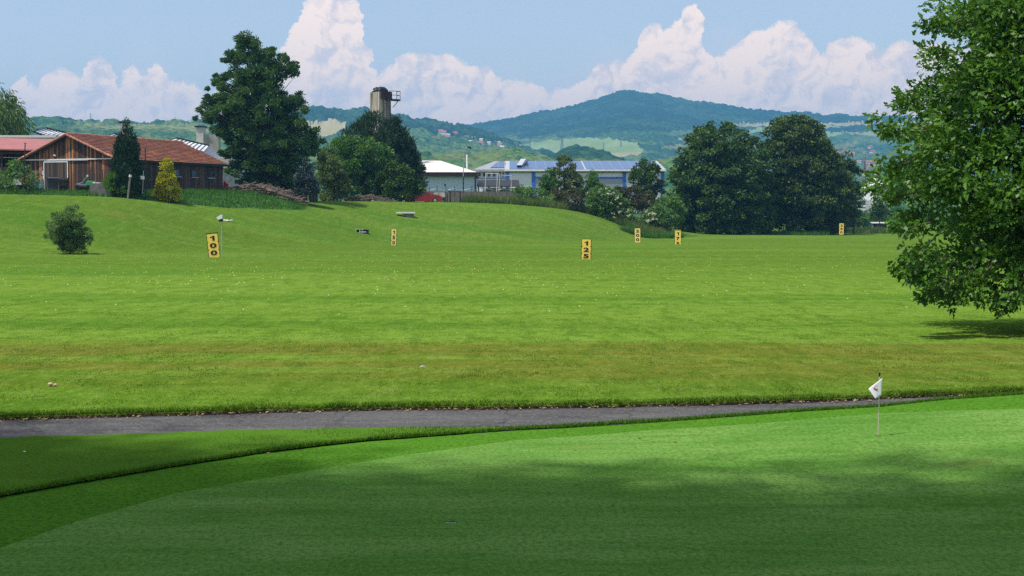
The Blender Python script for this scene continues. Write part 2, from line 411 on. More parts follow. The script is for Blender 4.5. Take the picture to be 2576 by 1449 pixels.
c = mixc(nt, math_n(nt, 'MULTIPLY', ramp(nt, vz.outputs["Distance"], 0.014, 0.003), 0.45), c, (0.030, 0.029, 0.027))
L(nt, c, b.inputs["Base Color"]); b.inputs["Roughness"].default_value = 0.95; b.inputs["Specular IOR Level"].default_value = 0.1
bump(nt, f2, 0.6, 0.01, b)
M_ASPH = m
M_SOIL = mat("soil", (0.060, 0.040, 0.025), 0.95, var=0.5, scale=9)

# ------------------------------------------------------------------ ground sheets
S = 0.644
def line(pts, f=onz):
    q = sorted(((lambda v: (v.x, v.y))(f(a * S, b_ * S))) for a, b_ in pts)
    return [p[0] for p in q], [p[1] for p in q]
FAR = line([(0, 1642), (497, 1628), (1009, 1612), (1553, 1601), (2000, 1596), (2660, 1586), (3320, 1565), (3669, 1549), (4000, 1536)], lambda a, b_: P(a, b_, 10012 / (b_ - HOR)))
LINE = line([(0, 1937), (310, 1883), (660, 1824), (1009, 1770), (1242, 1741), (1436, 1720), (2000, 1680), (2388, 1660), (2776, 1634), (3100, 1612), (3436, 1590), (3669, 1566), (4000, 1543)])
PUTT = line([(0, 2143), (310, 2034), (699, 1925), (1165, 1848), (1553, 1782), (2000, 1722), (2543, 1681), (3009, 1650), (3436, 1615), (4000, 1598)])
def yx(T, x):
    xs, ys = T
    y = np.interp(x, xs, ys)
    s0 = (ys[1] - ys[0]) / (xs[1] - xs[0]); s1 = (ys[-1] - ys[-2]) / (xs[-1] - xs[-2])
    y = np.where(x < xs[0], ys[0] + s0 * (x - xs[0]) * np.exp((x - xs[0]) / 8), y)
    return np.where(x > xs[-1], ys[-1] + s1 * (x - xs[-1]) * np.exp(-(x - xs[-1]) / 8), y)
def wob(x, a, s): return (vnoise(x * s, x * 0 + 3.3) - 0.5) * a
XS = np.concatenate([np.linspace(-30, -7.5, 60), np.arange(-7.4, 9.4, 0.03), np.linspace(9.5, 32, 60)])
y_far = yx(FAR, XS) + wob(XS, 0.10, 2.2) + wob(XS, 0.05, 11)
y_line = yx(LINE, XS) + wob(XS, 0.05, 5) + wob(XS, 0.03, 19)
y_putt = np.minimum(yx(PUTT, XS), y_line - 0.12) + wob(XS, 0.02, 9)
y_path0 = np.maximum(yx(FAR, XS) - 2.05 + wob(XS, 0.10, 1.6) + wob(XS, 0.04, 13), y_line + 0.10)
def loft(name, ya, yb, n, zf, m, kind="structure", pw=1.0):
    t = np.linspace(0, 1, n)[:, None] ** pw
    Y = ya[None, :] * (1 - t) + yb[None, :] * t
    X = np.repeat(XS[None, :], n, 0)
    o = link(name, grid_mesh(name, X, Y, zf(X, Y, t)), m)
    o["kind"] = kind
    return o
HOLE = onz(1135, 1315)
loft("putting_green", y_putt * 0 + 9.0, y_putt + 0.06, 172, lambda X, Y, t: green_z(X, Y), M_GREEN)
gob = COL.objects["putting_green"]
import bmesh
bm = bmesh.new(); bm.from_mesh(gob.data)
dead = [f for f in bm.faces if (f.calc_center_median().xy - HOLE.xy).length < 0.10]
bmesh.ops.delete(bm, geom=dead, context='FACES'); bm.to_mesh(gob.data); bm.free()
o = link("practice_green", grid_mesh("practice_green", *(lambda X, Y: (X, Y, X * 0))(*np.meshgrid(np.linspace(-30, 32, 12), np.linspace(-30, 9.0, 10)))), M_GREEN); o["kind"] = "structure"
# collar: a slightly lower cut, then the foot of the rough
loft("green_collar", y_putt, y_line + 0.10, 26, lambda X, Y, t: green_z(X, Y) + 0.004 * sstep(0, .05, t) - 0.022 * sstep(0.75, 1.0, t) * (1 - sstep(1, 4, X)), M_COLLAR)
yr1 = np.maximum(y_path0 + 0.02, y_line + 0.12)
def rz_(X, Y, t):
    return green_z(X, Y) * (1 - sstep(0.75, 1.0, t) * 0.9) + (0.036 - 0.024 * sstep(-3.5, 1.5, X)) * sstep(-.03, 0.08, t) + 0.012 * (vnoise(X * 7, Y * 7) - 0.5)
loft("rough_strip", y_line, yr1, 34, rz_, M_ROUGH)
loft("path", y_path0 - 0.35, y_far + 0.10, 24, lambda X, Y, t: 0 * X - 0.012 + 0.012 * (vnoise(X * 1.5, Y * 1.5) - 0.5), M_ASPH)
o = link("subsoil", grid_mesh("subsoil", *(lambda X, Y: (X, Y, X * 0 - 0.16))(*np.meshgrid(np.linspace(-30, 32, 12), np.linspace(-30, 26, 10)))), M_SOIL); o["kind"] = "structure"
# the lawn: one sheet from the path to the foot of the hills
US = np.concatenate([np.linspace(-1.25, -0.36, 50), np.linspace(-0.35, 0.35, 700), np.linspace(0.36, 1.25, 50)])
y0 = np.full_like(US, 20.0)
for _ in range(40): y0 = 0.5 * y0 + 0.5 * (yx(FAR, US * y0) + wob(US * y0, 0.10, 2.2) + wob(US * y0, 0.05, 11))
D = np.concatenate([[0, 0.012, 0.05, 0.12], np.geomspace(0.2, 1, 8)[:-1], np.linspace(1, 40, 160)[:-1], np.linspace(40, 300, 200)[:-1], np.geomspace(300, 4900, 40)])
Y = y0[None, :] + D[:, None]; X = US[None, :] * Y
Z = gz(X, Y) + 0.055 * sstep(0, 0.03, D)[:, None] + 0.02 * (vnoise(X * 1.7, Y * 1.7) - 0.5) * sstep(0.1, 1, D)[:, None]
Z[0, :] = -0.06
lawn_me = grid_mesh("ground", X, Y, Z)
lawn = link("ground", lawn_me, [M_LAWN, M_SOIL]); lawn["kind"] = "structure"
nc = len(US) - 1
mi = np.zeros(len(lawn_me.polygons), np.int32); mi[:nc] = 1
lawn_me.polygons.foreach_set("material_index", mi)
def surf(x, y):
    """height of the walkable surface anywhere"""
    yf = float(yx(FAR, np.array([x]))[0])
    return float(gz(x, y)) + 0.055 if y > yf else float(green_z(x, y))


# the bank of unmown grass that carries the barn and its yard
_bf = [(a, (float(np.interp(a, _u, HTOP_)) - 1.0) if a < 300 else onground(a, b_, gz, 100, 200).y) for a, b_ in [(-700, 489), (-100, 491), (0, 491), (200, 494), (330, 502), (450, 517), (600, 529), (700, 534), (770, 536), (800, 535)]]
def bank_add(x, y):
    x = np.asarray(x, float); y = np.asarray(y, float)
    U = CX + FPX * x / np.maximum(y, 1.0)
    fd = np.interp(U, [p[0] for p in _bf], [p[1] for p in _bf])
    fd = fd + (vnoise(x * 0.8, y * 0 + 1.7) - 0.5) * 1.1
    zt = np.interp(U, [-700, 330, 500, 620, 700, 775], [4.72, 4.72, 5.10, 5.0, 4.75, 4.5])
    wd = np.interp(U, [0, 330, 500, 760], [2.2, 4.0, 9.0, 12.0])
    k = sstep(0, 1, (y - fd) / wd) * (1 - sstep(752, 780, U)) * sstep(-1200, -800, U) * (1 - sstep(215, 235, y))
    return np.maximum(zt - gz(x, y), 0.0) * k, y - fd
def gtop(x, y): return gz(x, y) + bank_add(x, y)[0]
U_ = np.linspace(-1100, 785, 420); Dd = np.concatenate([np.linspace(130, 175, 150), np.linspace(176, 234, 20)])
Y = np.repeat(Dd[:, None], len(U_), 1); X = (U_[None, :] - CX) / FPX * Y
ad, dist = bank_add(X, Y)
Z = gz(X, Y) + np.where(ad > 0.02, ad + 0.02 + 0.10 * (vnoise(X * 1.3, Y * 1.3) - 0.5), -0.25)
M_BANKT = mat("bank_turf", (0.045, 0.125, 0.020), 0.9, var=0.45, scale=3.0, bmp=0.05)
o = link("grass_bank", grid_mesh("grass_bank", X, Y, Z), M_BANKT); o["kind"] = "structure"

# bare scrapes in the mown slope
def bare(px, py, wpx, hpx, seed):
    q = onground(px, py); s_ = q.y / FPX; g = np.random.default_rng(seed); n = 26
    a_ = np.linspace(0, 2 * np.pi, n, endpoint=False); rr_ = 1 + .25 * g.normal(size=n) * .6
    x_ = q.x + np.cos(a_) * wpx / 2 * s_ * rr_; y_ = q.y + np.sin(a_) * hpx * rr_
    mb = MB(); mb.face([(x, y, float(gz(x, y)) + .035) for x, y in zip(x_, y_)])
    o = mb.build("bare_patch", M_BARE); o["kind"] = "structure"
M_BARE = mat("bare_earth", (0.26, 0.20, 0.10), 0.95, var=0.3, scale=1.2)
bare(1152, 579, 52, 1.0, 1); bare(1216, 590, 16, .5, 2)

# grass blades over the near lawn and the rough: uneven, mown
def blades(name, n, ylo, yhi, fn, h, wd, m, seed, umax=0.345):
    g = np.random.default_rng(seed)
    y = ylo + (yhi - ylo) * g.random(n) ** 1.3
    x = (g.random(n) * 2 - 1) * umax * y
    return blade_mesh(name, x, y, fn, h, wd, m, g)
def blade_mesh(name, x, y, fn, h, wd, m, g, lean=0.5, tint=False):
    keep = fn(x, y); x = x[keep[0]]; y = y[keep[0]]; z = keep[1][keep[0]]; n = len(x)
    hh = h * (0.4 + 0.9 * g.random(n)) * (0.6 + 0.8 * vnoise(x * 2.3, y * 2.3)); a = g.random(n) * 2 * PI; w_ = wd * (0.6 + 0.8 * g.random(n)) 
    dx = np.cos(a) * w_; dy = np.sin(a) * w_; b_ = g.random(n) * 2 * PI; le = hh * lean * (0.3 + g.random(n))
    V = np.empty((n, 3, 3))
    V[:, 0] = np.stack([x - dx, y - dy, z - 0.01], -1); V[:, 1] = np.stack([x + dx, y + dy, z - 0.01], -1)
    V[:, 2] = np.stack([x + np.cos(b_) * le, y + np.sin(b_) * le, z + hh], -1)
    t = np.repeat(np.clip(0.65 * vnoise(x * 0.8, y * 0.8) + 0.5 * g.random(n) - 0.1, 0, 1), 3) if tint else None
    me = np_mesh(name, V.reshape(-1, 3), np.arange(n * 3).reshape(n, 3), t)
    return link(name, me, m)
def f_lawn(x, y):
    yf = yx(FAR, x); d = y - yf
    return (d > 0.0) & (_gk.random(len(x)) > sstep(24, 66, y)), gz(x, y) + 0.055 * sstep(0, 0.03, d)
_gk = np.random.default_rng(8)
o = blades("lawn_grass", 230000, 18.5, 66, f_lawn, 0.017, 0.006, M_LAWN, 21); tag(o, "mown lawn grass growing beyond the asphalt path", "grass", kind="stuff")
def edge_pts(g, n, T, off, wdt):
    x = -7.6 + 17 * g.random(n); y = yx(T, x) + off + wdt * g.random(n) ** 2
    return x, y
g = np.random.default_rng(31)
x, y = edge_pts(g, 26000, FAR, -0.03, 0.35)
o = blade_mesh("path_edge_grass", x, y, lambda x, y: (x == x, gz(x, y) + 0.045), 0.042, 0.006, M_LAWN, g, 0.8); tag(o, "ragged grass overhanging the far edge of the path", "grass", kind="stuff")
x, y = edge_pts(g, 60000, LINE, -0.02, 2.0)
def f_rough(x, y):
    yl = yx(LINE, x); yp = np.maximum(yx(FAR, x) - 2.05, yl + 0.10)
    return (y > yl - 0.02) & (y < yp + 0.06), green_z(x, y) + 0.018
o = blade_mesh("rough_grass", x, y, f_rough, 0.026, 0.005, M_ROUGH, g, 0.8); tag(o, "longer rough grass between the green and the path", "grass", kind="stuff")
x, y = edge_pts(g, 9000, LINE, -0.02, 0.10)
o = blade_mesh("rough_edge_grass", x, y, lambda x, y: (x == x, green_z(x, y) + 0.01), 0.034, 0.005, M_ROUGH, g, 0.6); tag(o, "cut edge of longer grass along the collar of the green", "grass", kind="stuff")
# ------------------------------------------------------------------ foliage
def unit(a): return a / np.maximum(np.linalg.norm(a, axis=-1, keepdims=True), 1e-9)
def leaf_quads(pos, axis, nrm, ln, wd, tint, fold=0.18, bent=0.12):
    """rhombic leaves: one folded quad each"""
    n = len(pos)
    side = unit(np.cross(nrm, axis)); nr = unit(np.cross(axis, side))
    ln = ln[:, None]; wd = wd[:, None]
    V = np.empty((n, 4, 3))
    V[:, 0] = pos
    V[:, 1] = pos + axis * ln * 0.52 + side * wd * 0.5 + nr * wd * fold
    V[:, 2] = pos + axis * ln - nr * ln * bent
    V[:, 3] = pos + axis * ln * 0.52 - side * wd * 0.5 + nr * wd * fold
    return V.reshape(-1, 3), np.arange(n * 4).reshape(n, 4), np.repeat(tint, 4)
def oak_leaves(pos, axis, nrm, ln, wd, tint):
    """lobed leaves: nine-sided outlines, waisted twice"""
    n = len(pos)
    side = unit(np.cross(nrm, axis)); nr = unit(np.cross(axis, side))
    prof = [(0.0, 0.0, 0), (0.30, 0.30, .1), (0.42, 0.16, .04), (0.62, 0.48, .12), (0.74, 0.24, .04), (1.0, 0.16, -.12), (1.0, -0.16, -.12), (0.74, -0.24, .04), (0.62, -0.48, .12), (0.42, -0.16, .04), (0.30, -0.30, .1)]
    V = np.empty((n, len(prof), 3))
    for i, (a, b_, c_) in enumerate(prof):
        V[:, i] = pos + axis * (ln * a)[:, None] + side * (wd * b_)[:, None] + nr * (ln * c_)[:, None]
    k = len(prof)
    return V.reshape(-1, 3), np.arange(n * k).reshape(n, k), np.repeat(tint, k)
def crown_clumps(outline, d, n, g, depth=1.0, shell=0.45, zb=None):
    """clump centres through a crown whose outline (py, left, right) is the one in the photograph"""
    o = np.array(outline, float)
    ys = np.linspace(o[0, 0], o[-1, 0], 400)
    l = np.interp(ys, o[:, 0], o[:, 1]); r = np.interp(ys, o[:, 0], o[:, 2])
    wgt = np.maximum(r - l, 1) ** 1.5
    py = g.choice(ys, n, p=wgt / wgt.sum()) + g.normal(0, 0.5, n)
    l = np.interp(py, o[:, 0], o[:, 1]); r = np.interp(py, o[:, 0], o[:, 2])
    rho = g.random(n) ** shell; ph = g.random(n) * 2 * PI
    hw = (r - l) / 2
    px = (l + r) / 2 + hw * rho * np.cos(ph)
    s = d / FPX
    yo = hw * s * depth * rho * np.sin(ph)
    C = np.empty((n, 3))
    C[:, 0] = (px - CX) * s; C[:, 1] = d + yo; C[:, 2] = CAMZ + (HOR - py) * s
    mid = np.stack([((l + r) / 2 - CX) * s, np.full(n, d), C[:, 2] - hw * s * 0.3], -1)
    return C, unit(C - mid), g.random(n)
def foliage(C, out, ct, rc, per, ln, wd, g, squash=0.65, updir=0.35, axbias=(0, 0, -0.25), jit=0.9, kind='quad', outw=0.7):
    """leaves round each clump centre; ct is the clump's own tint"""
    n = len(C); rc = np.broadcast_to(rc, (n,))
    idx = np.repeat(np.arange(n), per); m = len(idx)
    u = unit(g.normal(size=(m, 3))); rr = (g.random(m) ** 0.45)
    off = u * rr[:, None] * rc[idx][:, None]; off[:, 2] *= squash
    pos = C[idx] + off
    axis = unit(out[idx] * outw + u * 0.8 + np.array(axbias) + g.normal(size=(m, 3)) * 0.5)
    nrm = unit(np.array([0, 0, 1.0]) * updir + out[idx] * 0.45 + u * 0.25 + g.normal(size=(m, 3)) * jit * 0.6)
    L_ = ln * (0.65 + 0.7 * g.random(m)); W_ = wd * (0.65 + 0.7 * g.random(m))
    t = np.clip(0.55 * ct[idx] + 0.45 * g.random(m), 0, 1)
    f = oak_leaves if kind == 'oak' else leaf_quads
    return f(pos, axis, nrm, L_, W_, t)
M_BARK = mat("bark", (0.085, 0.065, 0.05), 0.95, var=0.4, scale=6, stretch=(3, 3, 0.5), bmp=0.02)
M_BARKL = mat("pale_bark", (0.20, 0.175, 0.14), 0.95, var=0.4, scale=5, stretch=(3, 3, 0.6), bmp=0.02)
def limbs(base, axis_top, C, g, r0, every=3, sub=0.45, bm=None):
    """trunk with limbs out to the clumps"""
    mb = MB()
    b = Vector(base); t = Vector(axis_top)
    H_ = (t - b).length
    pts = [b + (t - b) * f + Vector((math.sin(f * 5 + b.x) * 0.012 * H_, math.cos(f * 4 + b.y) * 0.012 * H_, 0)) * (1 if f > 0.05 else 0) for f in (0, .04, .15, .3, .45, .6, .75, .9, 1)]
    mb.tube(pts, [r0 * k for k in (1.5, 1.15, 1, .88, .75, .6, .42, .24, .08)], 9)
    for i in range(0, len(C), every):
        c = Vector(C[i])
        hz = max(0.12, min(0.92, ((c.z - b.z) / max(H_, .1)) * 0.75 - 0.06 * rnd.random()))
        j = hz * 8.0 ; k = None
        a = b + (t - b) * hz
        q = a.lerp(c, 0.5); q.z += (c - a).length * 0.07 * (1 if rnd.random() < .6 else -1)
        rr = r0 * (1 - hz) * 0.42 + r0 * 0.05
        mb.tube([a, q, c], [rr, rr * 0.55, rr * 0.12], 5, caps=False)
    return mb
def tree(name, outline, d, label, cat, lm, n=60, per=60, ln=0.3, wd=0.2, rc=None, base_px=None, base_d=None, r0=0.25, depth=1.0, seed=1, group=None, shell=0.45, squash=0.65, updir=0.35, axbias=(0, 0, -0.25), kind='quad', jit=0.9, bark=None, tips=None, trunk_name="trunk", crown_name="crown", every=2, outw=0.7, extra=None):
    g = np.random.default_rng(seed)
    o = np.array(outline, float)
    C, out, ct = crown_clumps(outline, d, n, g, depth, shell)
    wmax = (o[:, 2] - o[:, 1]).max() * d / FPX
    if tips:                                            # boughs that stand out of the crown
        cx_ = (o[:, 1].mean() + o[:, 2].mean()) / 2; Ct = []
        for (tx, ty) in tips:
            for k_ in range(5):
                f = k_ * 0.06; q = P(tx + (cx_ - tx) * f + g.normal(0, 5), ty + g.normal(0, 7) + 4, d + g.normal(0, 1.2)); Ct.append((q.x, q.y, q.z))
        Ct = np.array(Ct); ot = unit(Ct - np.array(P(cx_, o[:, 0].mean(), d))[None, :])
        C = np.concatenate([C, Ct]); out = np.concatenate([out, ot]); ct = np.concatenate([ct, g.random(len(Ct))])
        rc = np.concatenate([np.broadcast_to(rc, (n,)), np.tile([.28, .38, .5, .6, .65], len(tips)) * (rc if np.isscalar(rc) else .6) / .62])
    if rc is None: rc = wmax * (0.09 + 0.06 * g.random(n))
    V, Q, t = foliage(C, out, ct, rc, per, ln, wd, g, squash, updir, axbias, jit, kind, outw)
    bp = gp(base_px if base_px is not None else (o[-1, 1] + o[-1, 2]) / 2, d, 0.1)
    V[:, 2] = np.maximum(V[:, 2], bp.z + 0.03)
    root = thing(name, bp, label, cat, 0, group)
    off = np.array(bp)
    cr = link(crown_name, np_mesh(crown_name, V - off, Q, t), lm, root)
    top = P((o[0, 1] + o[0, 2]) / 2, o[0, 0] + 0.12 * (o[-1, 0] - o[0, 0]), d)
    mb = limbs((0, 0, 0), top - bp, C - off, g, r0, every)
    mb.build(trunk_name, bark or M_BARK, root, True)
    return root
LM_OAK = leaf_mat("oak_leaf", (0.030, 0.105, 0.011), (0.115, 0.255, 0.024), 0.30, 0.42, 0.35)
LM_POP = leaf_mat("poplar_leaf", (0.0330, 0.0930, 0.0240), (0.0900, 0.1800, 0.0360), 0.28, 0.5)
LM_DARK = leaf_mat("alder_leaf", (0.024, 0.066, 0.012), (0.095, 0.175, 0.026), 0.22, 0.5)
LM_MID = leaf_mat("maple_leaf", (0.0450, 0.1275, 0.0240), (0.1125, 0.2475, 0.0360), 0.3, 0.5)
LM_PINE = leaf_mat("pine_needle", (0.0234, 0.0585, 0.0242), (0.0585, 0.1105, 0.0396), 0.12, 0.6)
LM_CON = leaf_mat("thuja_leaf", (0.0156, 0.0455, 0.0198), (0.0390, 0.0806, 0.0308), 0.1, 0.6)
LM_GOLD = leaf_mat("golden_thuja_leaf", (0.250, 0.300, 0.018), (0.640, 0.580, 0.030), 0.25, 0.7, 0.1)
LM_BLUE = leaf_mat("spruce_needle", (0.035, 0.065, 0.065), (0.080, 0.115, 0.115), 0.1, 0.6)
LM_WIL = leaf_mat("willow_leaf", (0.060, 0.120, 0.020), (0.150, 0.235, 0.040), 0.35, 0.5)
LM_SHR = leaf_mat("shrub_leaf", (0.0600, 0.1650, 0.0264), (0.1725, 0.3225, 0.0600), 0.3, 0.45, 0.35)
LM_ELD = leaf_mat("elder_leaf", (0.055, 0.150, 0.036), (0.150, 0.275, 0.062), 0.3, 0.5)
LM_BRN = leaf_mat("brown_hedge_leaf", (0.050, 0.062, 0.020), (0.110, 0.108, 0.032), 0.2, 0.6)
LM_OLV = leaf_mat("olive_leaf", (0.070, 0.115, 0.030), (0.165, 0.225, 0.062), 0.25, 0.55)
LM_GRS = leaf_mat("tall_grass_blade", (0.060, 0.130, 0.022), (0.170, 0.220, 0.060), 0.35, 0.7)
LM_BANK = leaf_mat("bank_grass_blade", (0.0500, 0.1560, 0.0200), (0.1063, 0.2580, 0.0350), 0.35, 0.7)
LM_WHT = leaf_mat("white_flower", (0.55, 0.56, 0.40), (0.72, 0.72, 0.55), 0.3, 0.7)

# the oak on the right: hand-set boughs from the trunk, sagging towards the lawn
def make_oak():
    g = np.random.default_rng(42); d = 35.5
    base = gp(2960, d, 0.1)
    root = thing("oak_tree", base, "big broad oak with lobed bright leaves, its low branch hanging over the lawn", "tree")
    off = np.array(base)
    # left half is seen: outline of the crown; the right half lies outside the picture
    left = np.array([(-420, 2760), (-330, 2590), (-200, 2470), (-90, 2420), (0, 2375), (20, 2335), (60, 2318), (100, 2330), (135, 2352), (165, 2345), (185, 2300), (230, 2285), (262, 2255), (285, 2262), (300, 2215), (330, 2225), (360, 2245), (400, 2232), (450, 2215), (480, 2195), (510, 2215), (560, 2255), (600, 2290), (640, 2275), (670, 2262), (700, 2300), (735, 2330), (760, 2390)], float)
    n = 1350
    py = g.uniform(-420, 672, n); l = np.interp(py, left[:, 0], left[:, 1])
    r = 2960 + (2960 - l) * 0.95
    s = d / FPX
    hw = (r - l) / 2; rho = g.random(n) ** 0.32; ph = g.random(n) * 2 * PI
    ph = np.where(np.sin(ph) > 0.35, -ph, ph)                 # most of the boughs on the near side and the left
    px = (l + r) / 2 + (hw - 40) * rho * np.cos(ph)
    C = np.stack([(px - CX) * s, d + hw * s * 0.85 * rho * np.sin(ph), CAMZ + (HOR - py) * s], -1)
    # a bottom that is not level: boughs hang lower near the rim
    mid = np.stack([((l + r) / 2 - CX) * s, np.full(n, d), C[:, 2] - 1.2], -1)
    out = unit(C - mid)
    ct = g.random(n)
    rc = 0.46 + 0.40 * g.random(n)
    A = foliage(C, out, ct, rc, 190, 0.142, 0.102, g, 0.5, 0.55, (0, 0, -0.1), 0.9, 'oak', 0.6)
    # twigs that stand out of the outline
    tw = []; tb = MB()
    def spray(a, b_, k, rad=0.16):
        a = Vector(a); b_ = Vector(b_)
        q = a.lerp(b_, 0.55) + Vector((0, 0, -0.12 * (b_ - a).length))
        tb.tube([a - off_v, q - off_v, b_ - off_v], [0.020, 0.012, 0.004], 5, caps=False)
        for i in range(k):
            f = 0.25 + 0.75 * (i + rnd.random()) / k
            p = a.lerp(q, f / 0.55) if f < 0.55 else q.lerp(b_, (f - 0.55) / 0.45)
            tw.append(tuple(p + Vector((rnd.gauss(0, rad * .5), rnd.gauss(0, rad * .5), rnd.gauss(0, rad * .4)))))
    off_v = base
    for (px0, py0, px1, py1, k) in [(2420, 50, 2312, 62, 16), (2400, 130, 2328, 122, 12), (2350, 250, 2262, 245, 14), (2330, 330, 2196, 298, 16), (2330, 310, 2228, 325, 12), (2320, 480, 2178, 482, 16), (2350, 690, 2258, 668, 14), (2380, 700, 2268, 660, 12), (2400, 700, 2318, 742, 14), (2420, 700, 2390, 758, 12), (2470, 690, 2450, 752, 12), (2510, 690, 2478, 730, 10), (2400, 660, 2345, 725, 14), (2600, 690, 2500, 770, 20), (2640, 700, 2540, 745, 16), (2590, 660, 2545, 710, 12), (2350, 600, 2285, 640, 12), (2340, 560, 2240, 560, 12), (2300, 400, 2224, 420, 12), (2560, 680, 2580, 735, 10), (2380, 640, 2320, 700, 14), (2450, 660, 2405, 735, 14), (2360, 660, 2290, 690, 14), (2500, 660, 2440, 720, 14), (2620, 640, 2560, 700, 14), (2590, 700, 2520, 738, 14)]:
        y_ = d - 1.2 - 2.2 * rnd.random()
        spray(P(px0, py0, y_), P(px1, py1, y_ - 0.3), k)
    tw = np.array(tw); to = unit(tw - np.array(P(2700, 400, d)))
    B = foliage(tw, to, g.random(len(tw)), 0.13, 10, 0.135, 0.095, g, 0.7, 0.55, (0, 0, -0.15), 0.9, 'oak', 0.8)
    V = np.concatenate([A[0], B[0]]) - off; Q = np.concatenate([A[1], B[1] + len(A[0])]); t = np.concatenate([A[2], B[2]])
    link("crown", np_mesh("crown", V, Q, t), LM_OAK, root)
    mb = limbs((0, 0, 0), P(2960, -330, d) - base, C - off, g, 0.33, 6)
    for v in (tb,): mb.add(v.v, v.f)
    mb.build("trunk", M_BARK, root, True)
make_oak()

# trees whose shade lies on the green: they stand to the left of the camera and behind it
def shade_tree(x, y, h, rad, seed, label, ox=0.0, oy=0.0, n=420):
    g = np.random.default_rng(seed)
    root = thing("shade_tree", (x, y, 0), label, "tree", 0, "shade trees beside the green")
    u = unit(g.normal(size=(n, 3))); rr = g.random(n) ** 0.55
    C = u * rr[:, None] * np.array([rad, rad, h * 0.2]) + np.array([ox, oy, h * 0.74])
    A = foliage(C, unit(C - np.array([ox, oy, h * .6])), g.random(n), 1.7 + 0.8 * g.random(n), 150, 0.34, 0.25, g, 0.6, 0.8)
    link("crown", np_mesh("crown", *A), LM_MID, root)
    limbs((0, 0, -0.1), Vector((ox * .7, oy * .7, h * 0.85)), C, g, 0.35, 5).build("trunk", M_BARK, root, True)
shade_tree(-19.0, 4.6, 28, 8.6, 3, "tall leafy tree farther left of the green, shading its left edge")
shade_tree(-9.6, -0.3, 30, 10.2, 4, "tallest leafy tree close left of the green, shading its middle and right", 1.0, 0, 620)

# left
tree("weeping_willow", [(240, -70, 22), (262, -85, 55), (285, -95, 66), (310, -100, 72), (345, -100, 82), (400, -100, 85), (450, -95, 82)], 205, "pale green weeping willow behind the red roofed shed", "tree", LM_WIL, n=110, per=90, ln=0.75, wd=0.16, r0=0.4, seed=61, squash=1.7, updir=0.05, axbias=(0, 0, -2.2), base_px=-5, bark=M_BARK, shell=0.6)
g0 = 0
tree("dark_thuja", [(308, 319, 322), (325, 312, 329), (350, 303, 338), (380, 297, 346), (410, 292, 351), (440, 287, 355), (465, 285, 357), (487, 290, 353)], 143.5, "tall dark green pointed conifer in front of the barn corner", "conifer", LM_CON, n=240, per=65, ln=0.30, wd=0.09, rc=0.30, seed=62, squash=1.5, updir=0.0, axbias=(0, 0, 1.4), outw=0.5, r0=0.12, shell=0.3)
tree("golden_thuja", [(399, 418, 421), (408, 412, 427), (425, 408, 433), (450, 402, 441), (475, 396, 447), (495, 393, 451), (506, 400, 446)], 146, "bright yellow-green bushy conifer before the barn's side wall", "conifer", LM_GOLD, n=230, per=55, ln=0.20, wd=0.12, rc=0.22, seed=63, squash=0.9, updir=0.1, axbias=(0, 0, 0.5), r0=0.1, shell=0.25)
tree("dwarf_pine", [(437, 285, 310), (450, 270, 325), (465, 265, 334), (478, 270, 338), (487, 280, 332)], 143, "low shaggy pine bush beside the concrete trough", "shrub", LM_SHR, n=50, per=60, ln=0.28, wd=0.06, rc=0.3, seed=64, updir=0, axbias=(0, 0, 1.2), r0=0.06)
tree("yard_bush", [(408, 30, 60), (425, 22, 80), (445, -30, 90), (465, -40, 95), (485, -40, 110)], 141.5, "tangled dark green bush left of the barn", "shrub", LM_ELD, n=110, per=38, ln=0.22, wd=0.12, rc=0.42, seed=65, r0=0.07, shell=0.6)
tree("round_bush", [(538, 172, 184), (548, 153, 200), (562, 138, 212), (582, 131, 219), (600, 136, 217), (618, 150, 208), (630, 158, 194), (635, 164, 190)], 109.0, "round willow bush standing alone on the lawn left of the yellow signs", "shrub", leaf_mat("willow_bush_leaf", (0.090, 0.175, 0.050), (0.250, 0.380, 0.140), 0.35, 0.5), n=170, per=70, ln=0.24, wd=0.055, rc=0.19, tips=[(121, 588), (124, 566), (138, 546), (150, 540), (170, 531), (186, 533), (206, 548), (226, 590), (214, 622)], seed=66, axbias=(0, 0, 0.6), r0=0.05, every=1, shell=0.5)
tree("poplar_tree", [(82, 616, 628), (104, 594, 637), (129, 596, 668), (144, 594, 700), (169, 592, 716), (189, 571, 726), (209, 556, 720), (239, 554, 734), (266, 506, 750), (289, 516, 748), (314, 536, 743), (334, 548, 773), (356, 566, 790), (379, 574, 778), (404, 594, 773), (434, 598, 778), (459, 611, 773), (484, 646, 758)], 172, "tall windblown poplar right of the barn, the tallest tree on the left", "tree", LM_POP, n=560, per=115, ln=0.34, wd=0.14, seed=67, axbias=(-1.2, 0, 0.15), base_px=690, r0=0.42, shell=0.5, squash=0.6, updir=0.45, bark=M_BARK, every=3, rc=0.62, tips=[(500, 284), (512, 296), (530, 238), (534, 205), (547, 186), (570, 142), (604, 108), (623, 98), (640, 108), (690, 128), (724, 143), (740, 168), (750, 188), (757, 240), (770, 270), (795, 325), (812, 352), (800, 380), (556, 340), (560, 382), (580, 420), (765, 300)])
tree("blue_spruce", [(398, 767, 770), (420, 758, 780), (445, 750, 790), (470, 745, 796), (488, 742, 798)], 166, "small blue-grey spruce beneath the tall poplar", "conifer", LM_BLUE, n=90, per=45, ln=0.35, wd=0.1, rc=0.3, seed=68, axbias=(0, 0, -0.3), squash=0.4, r0=0.1, shell=0.35)
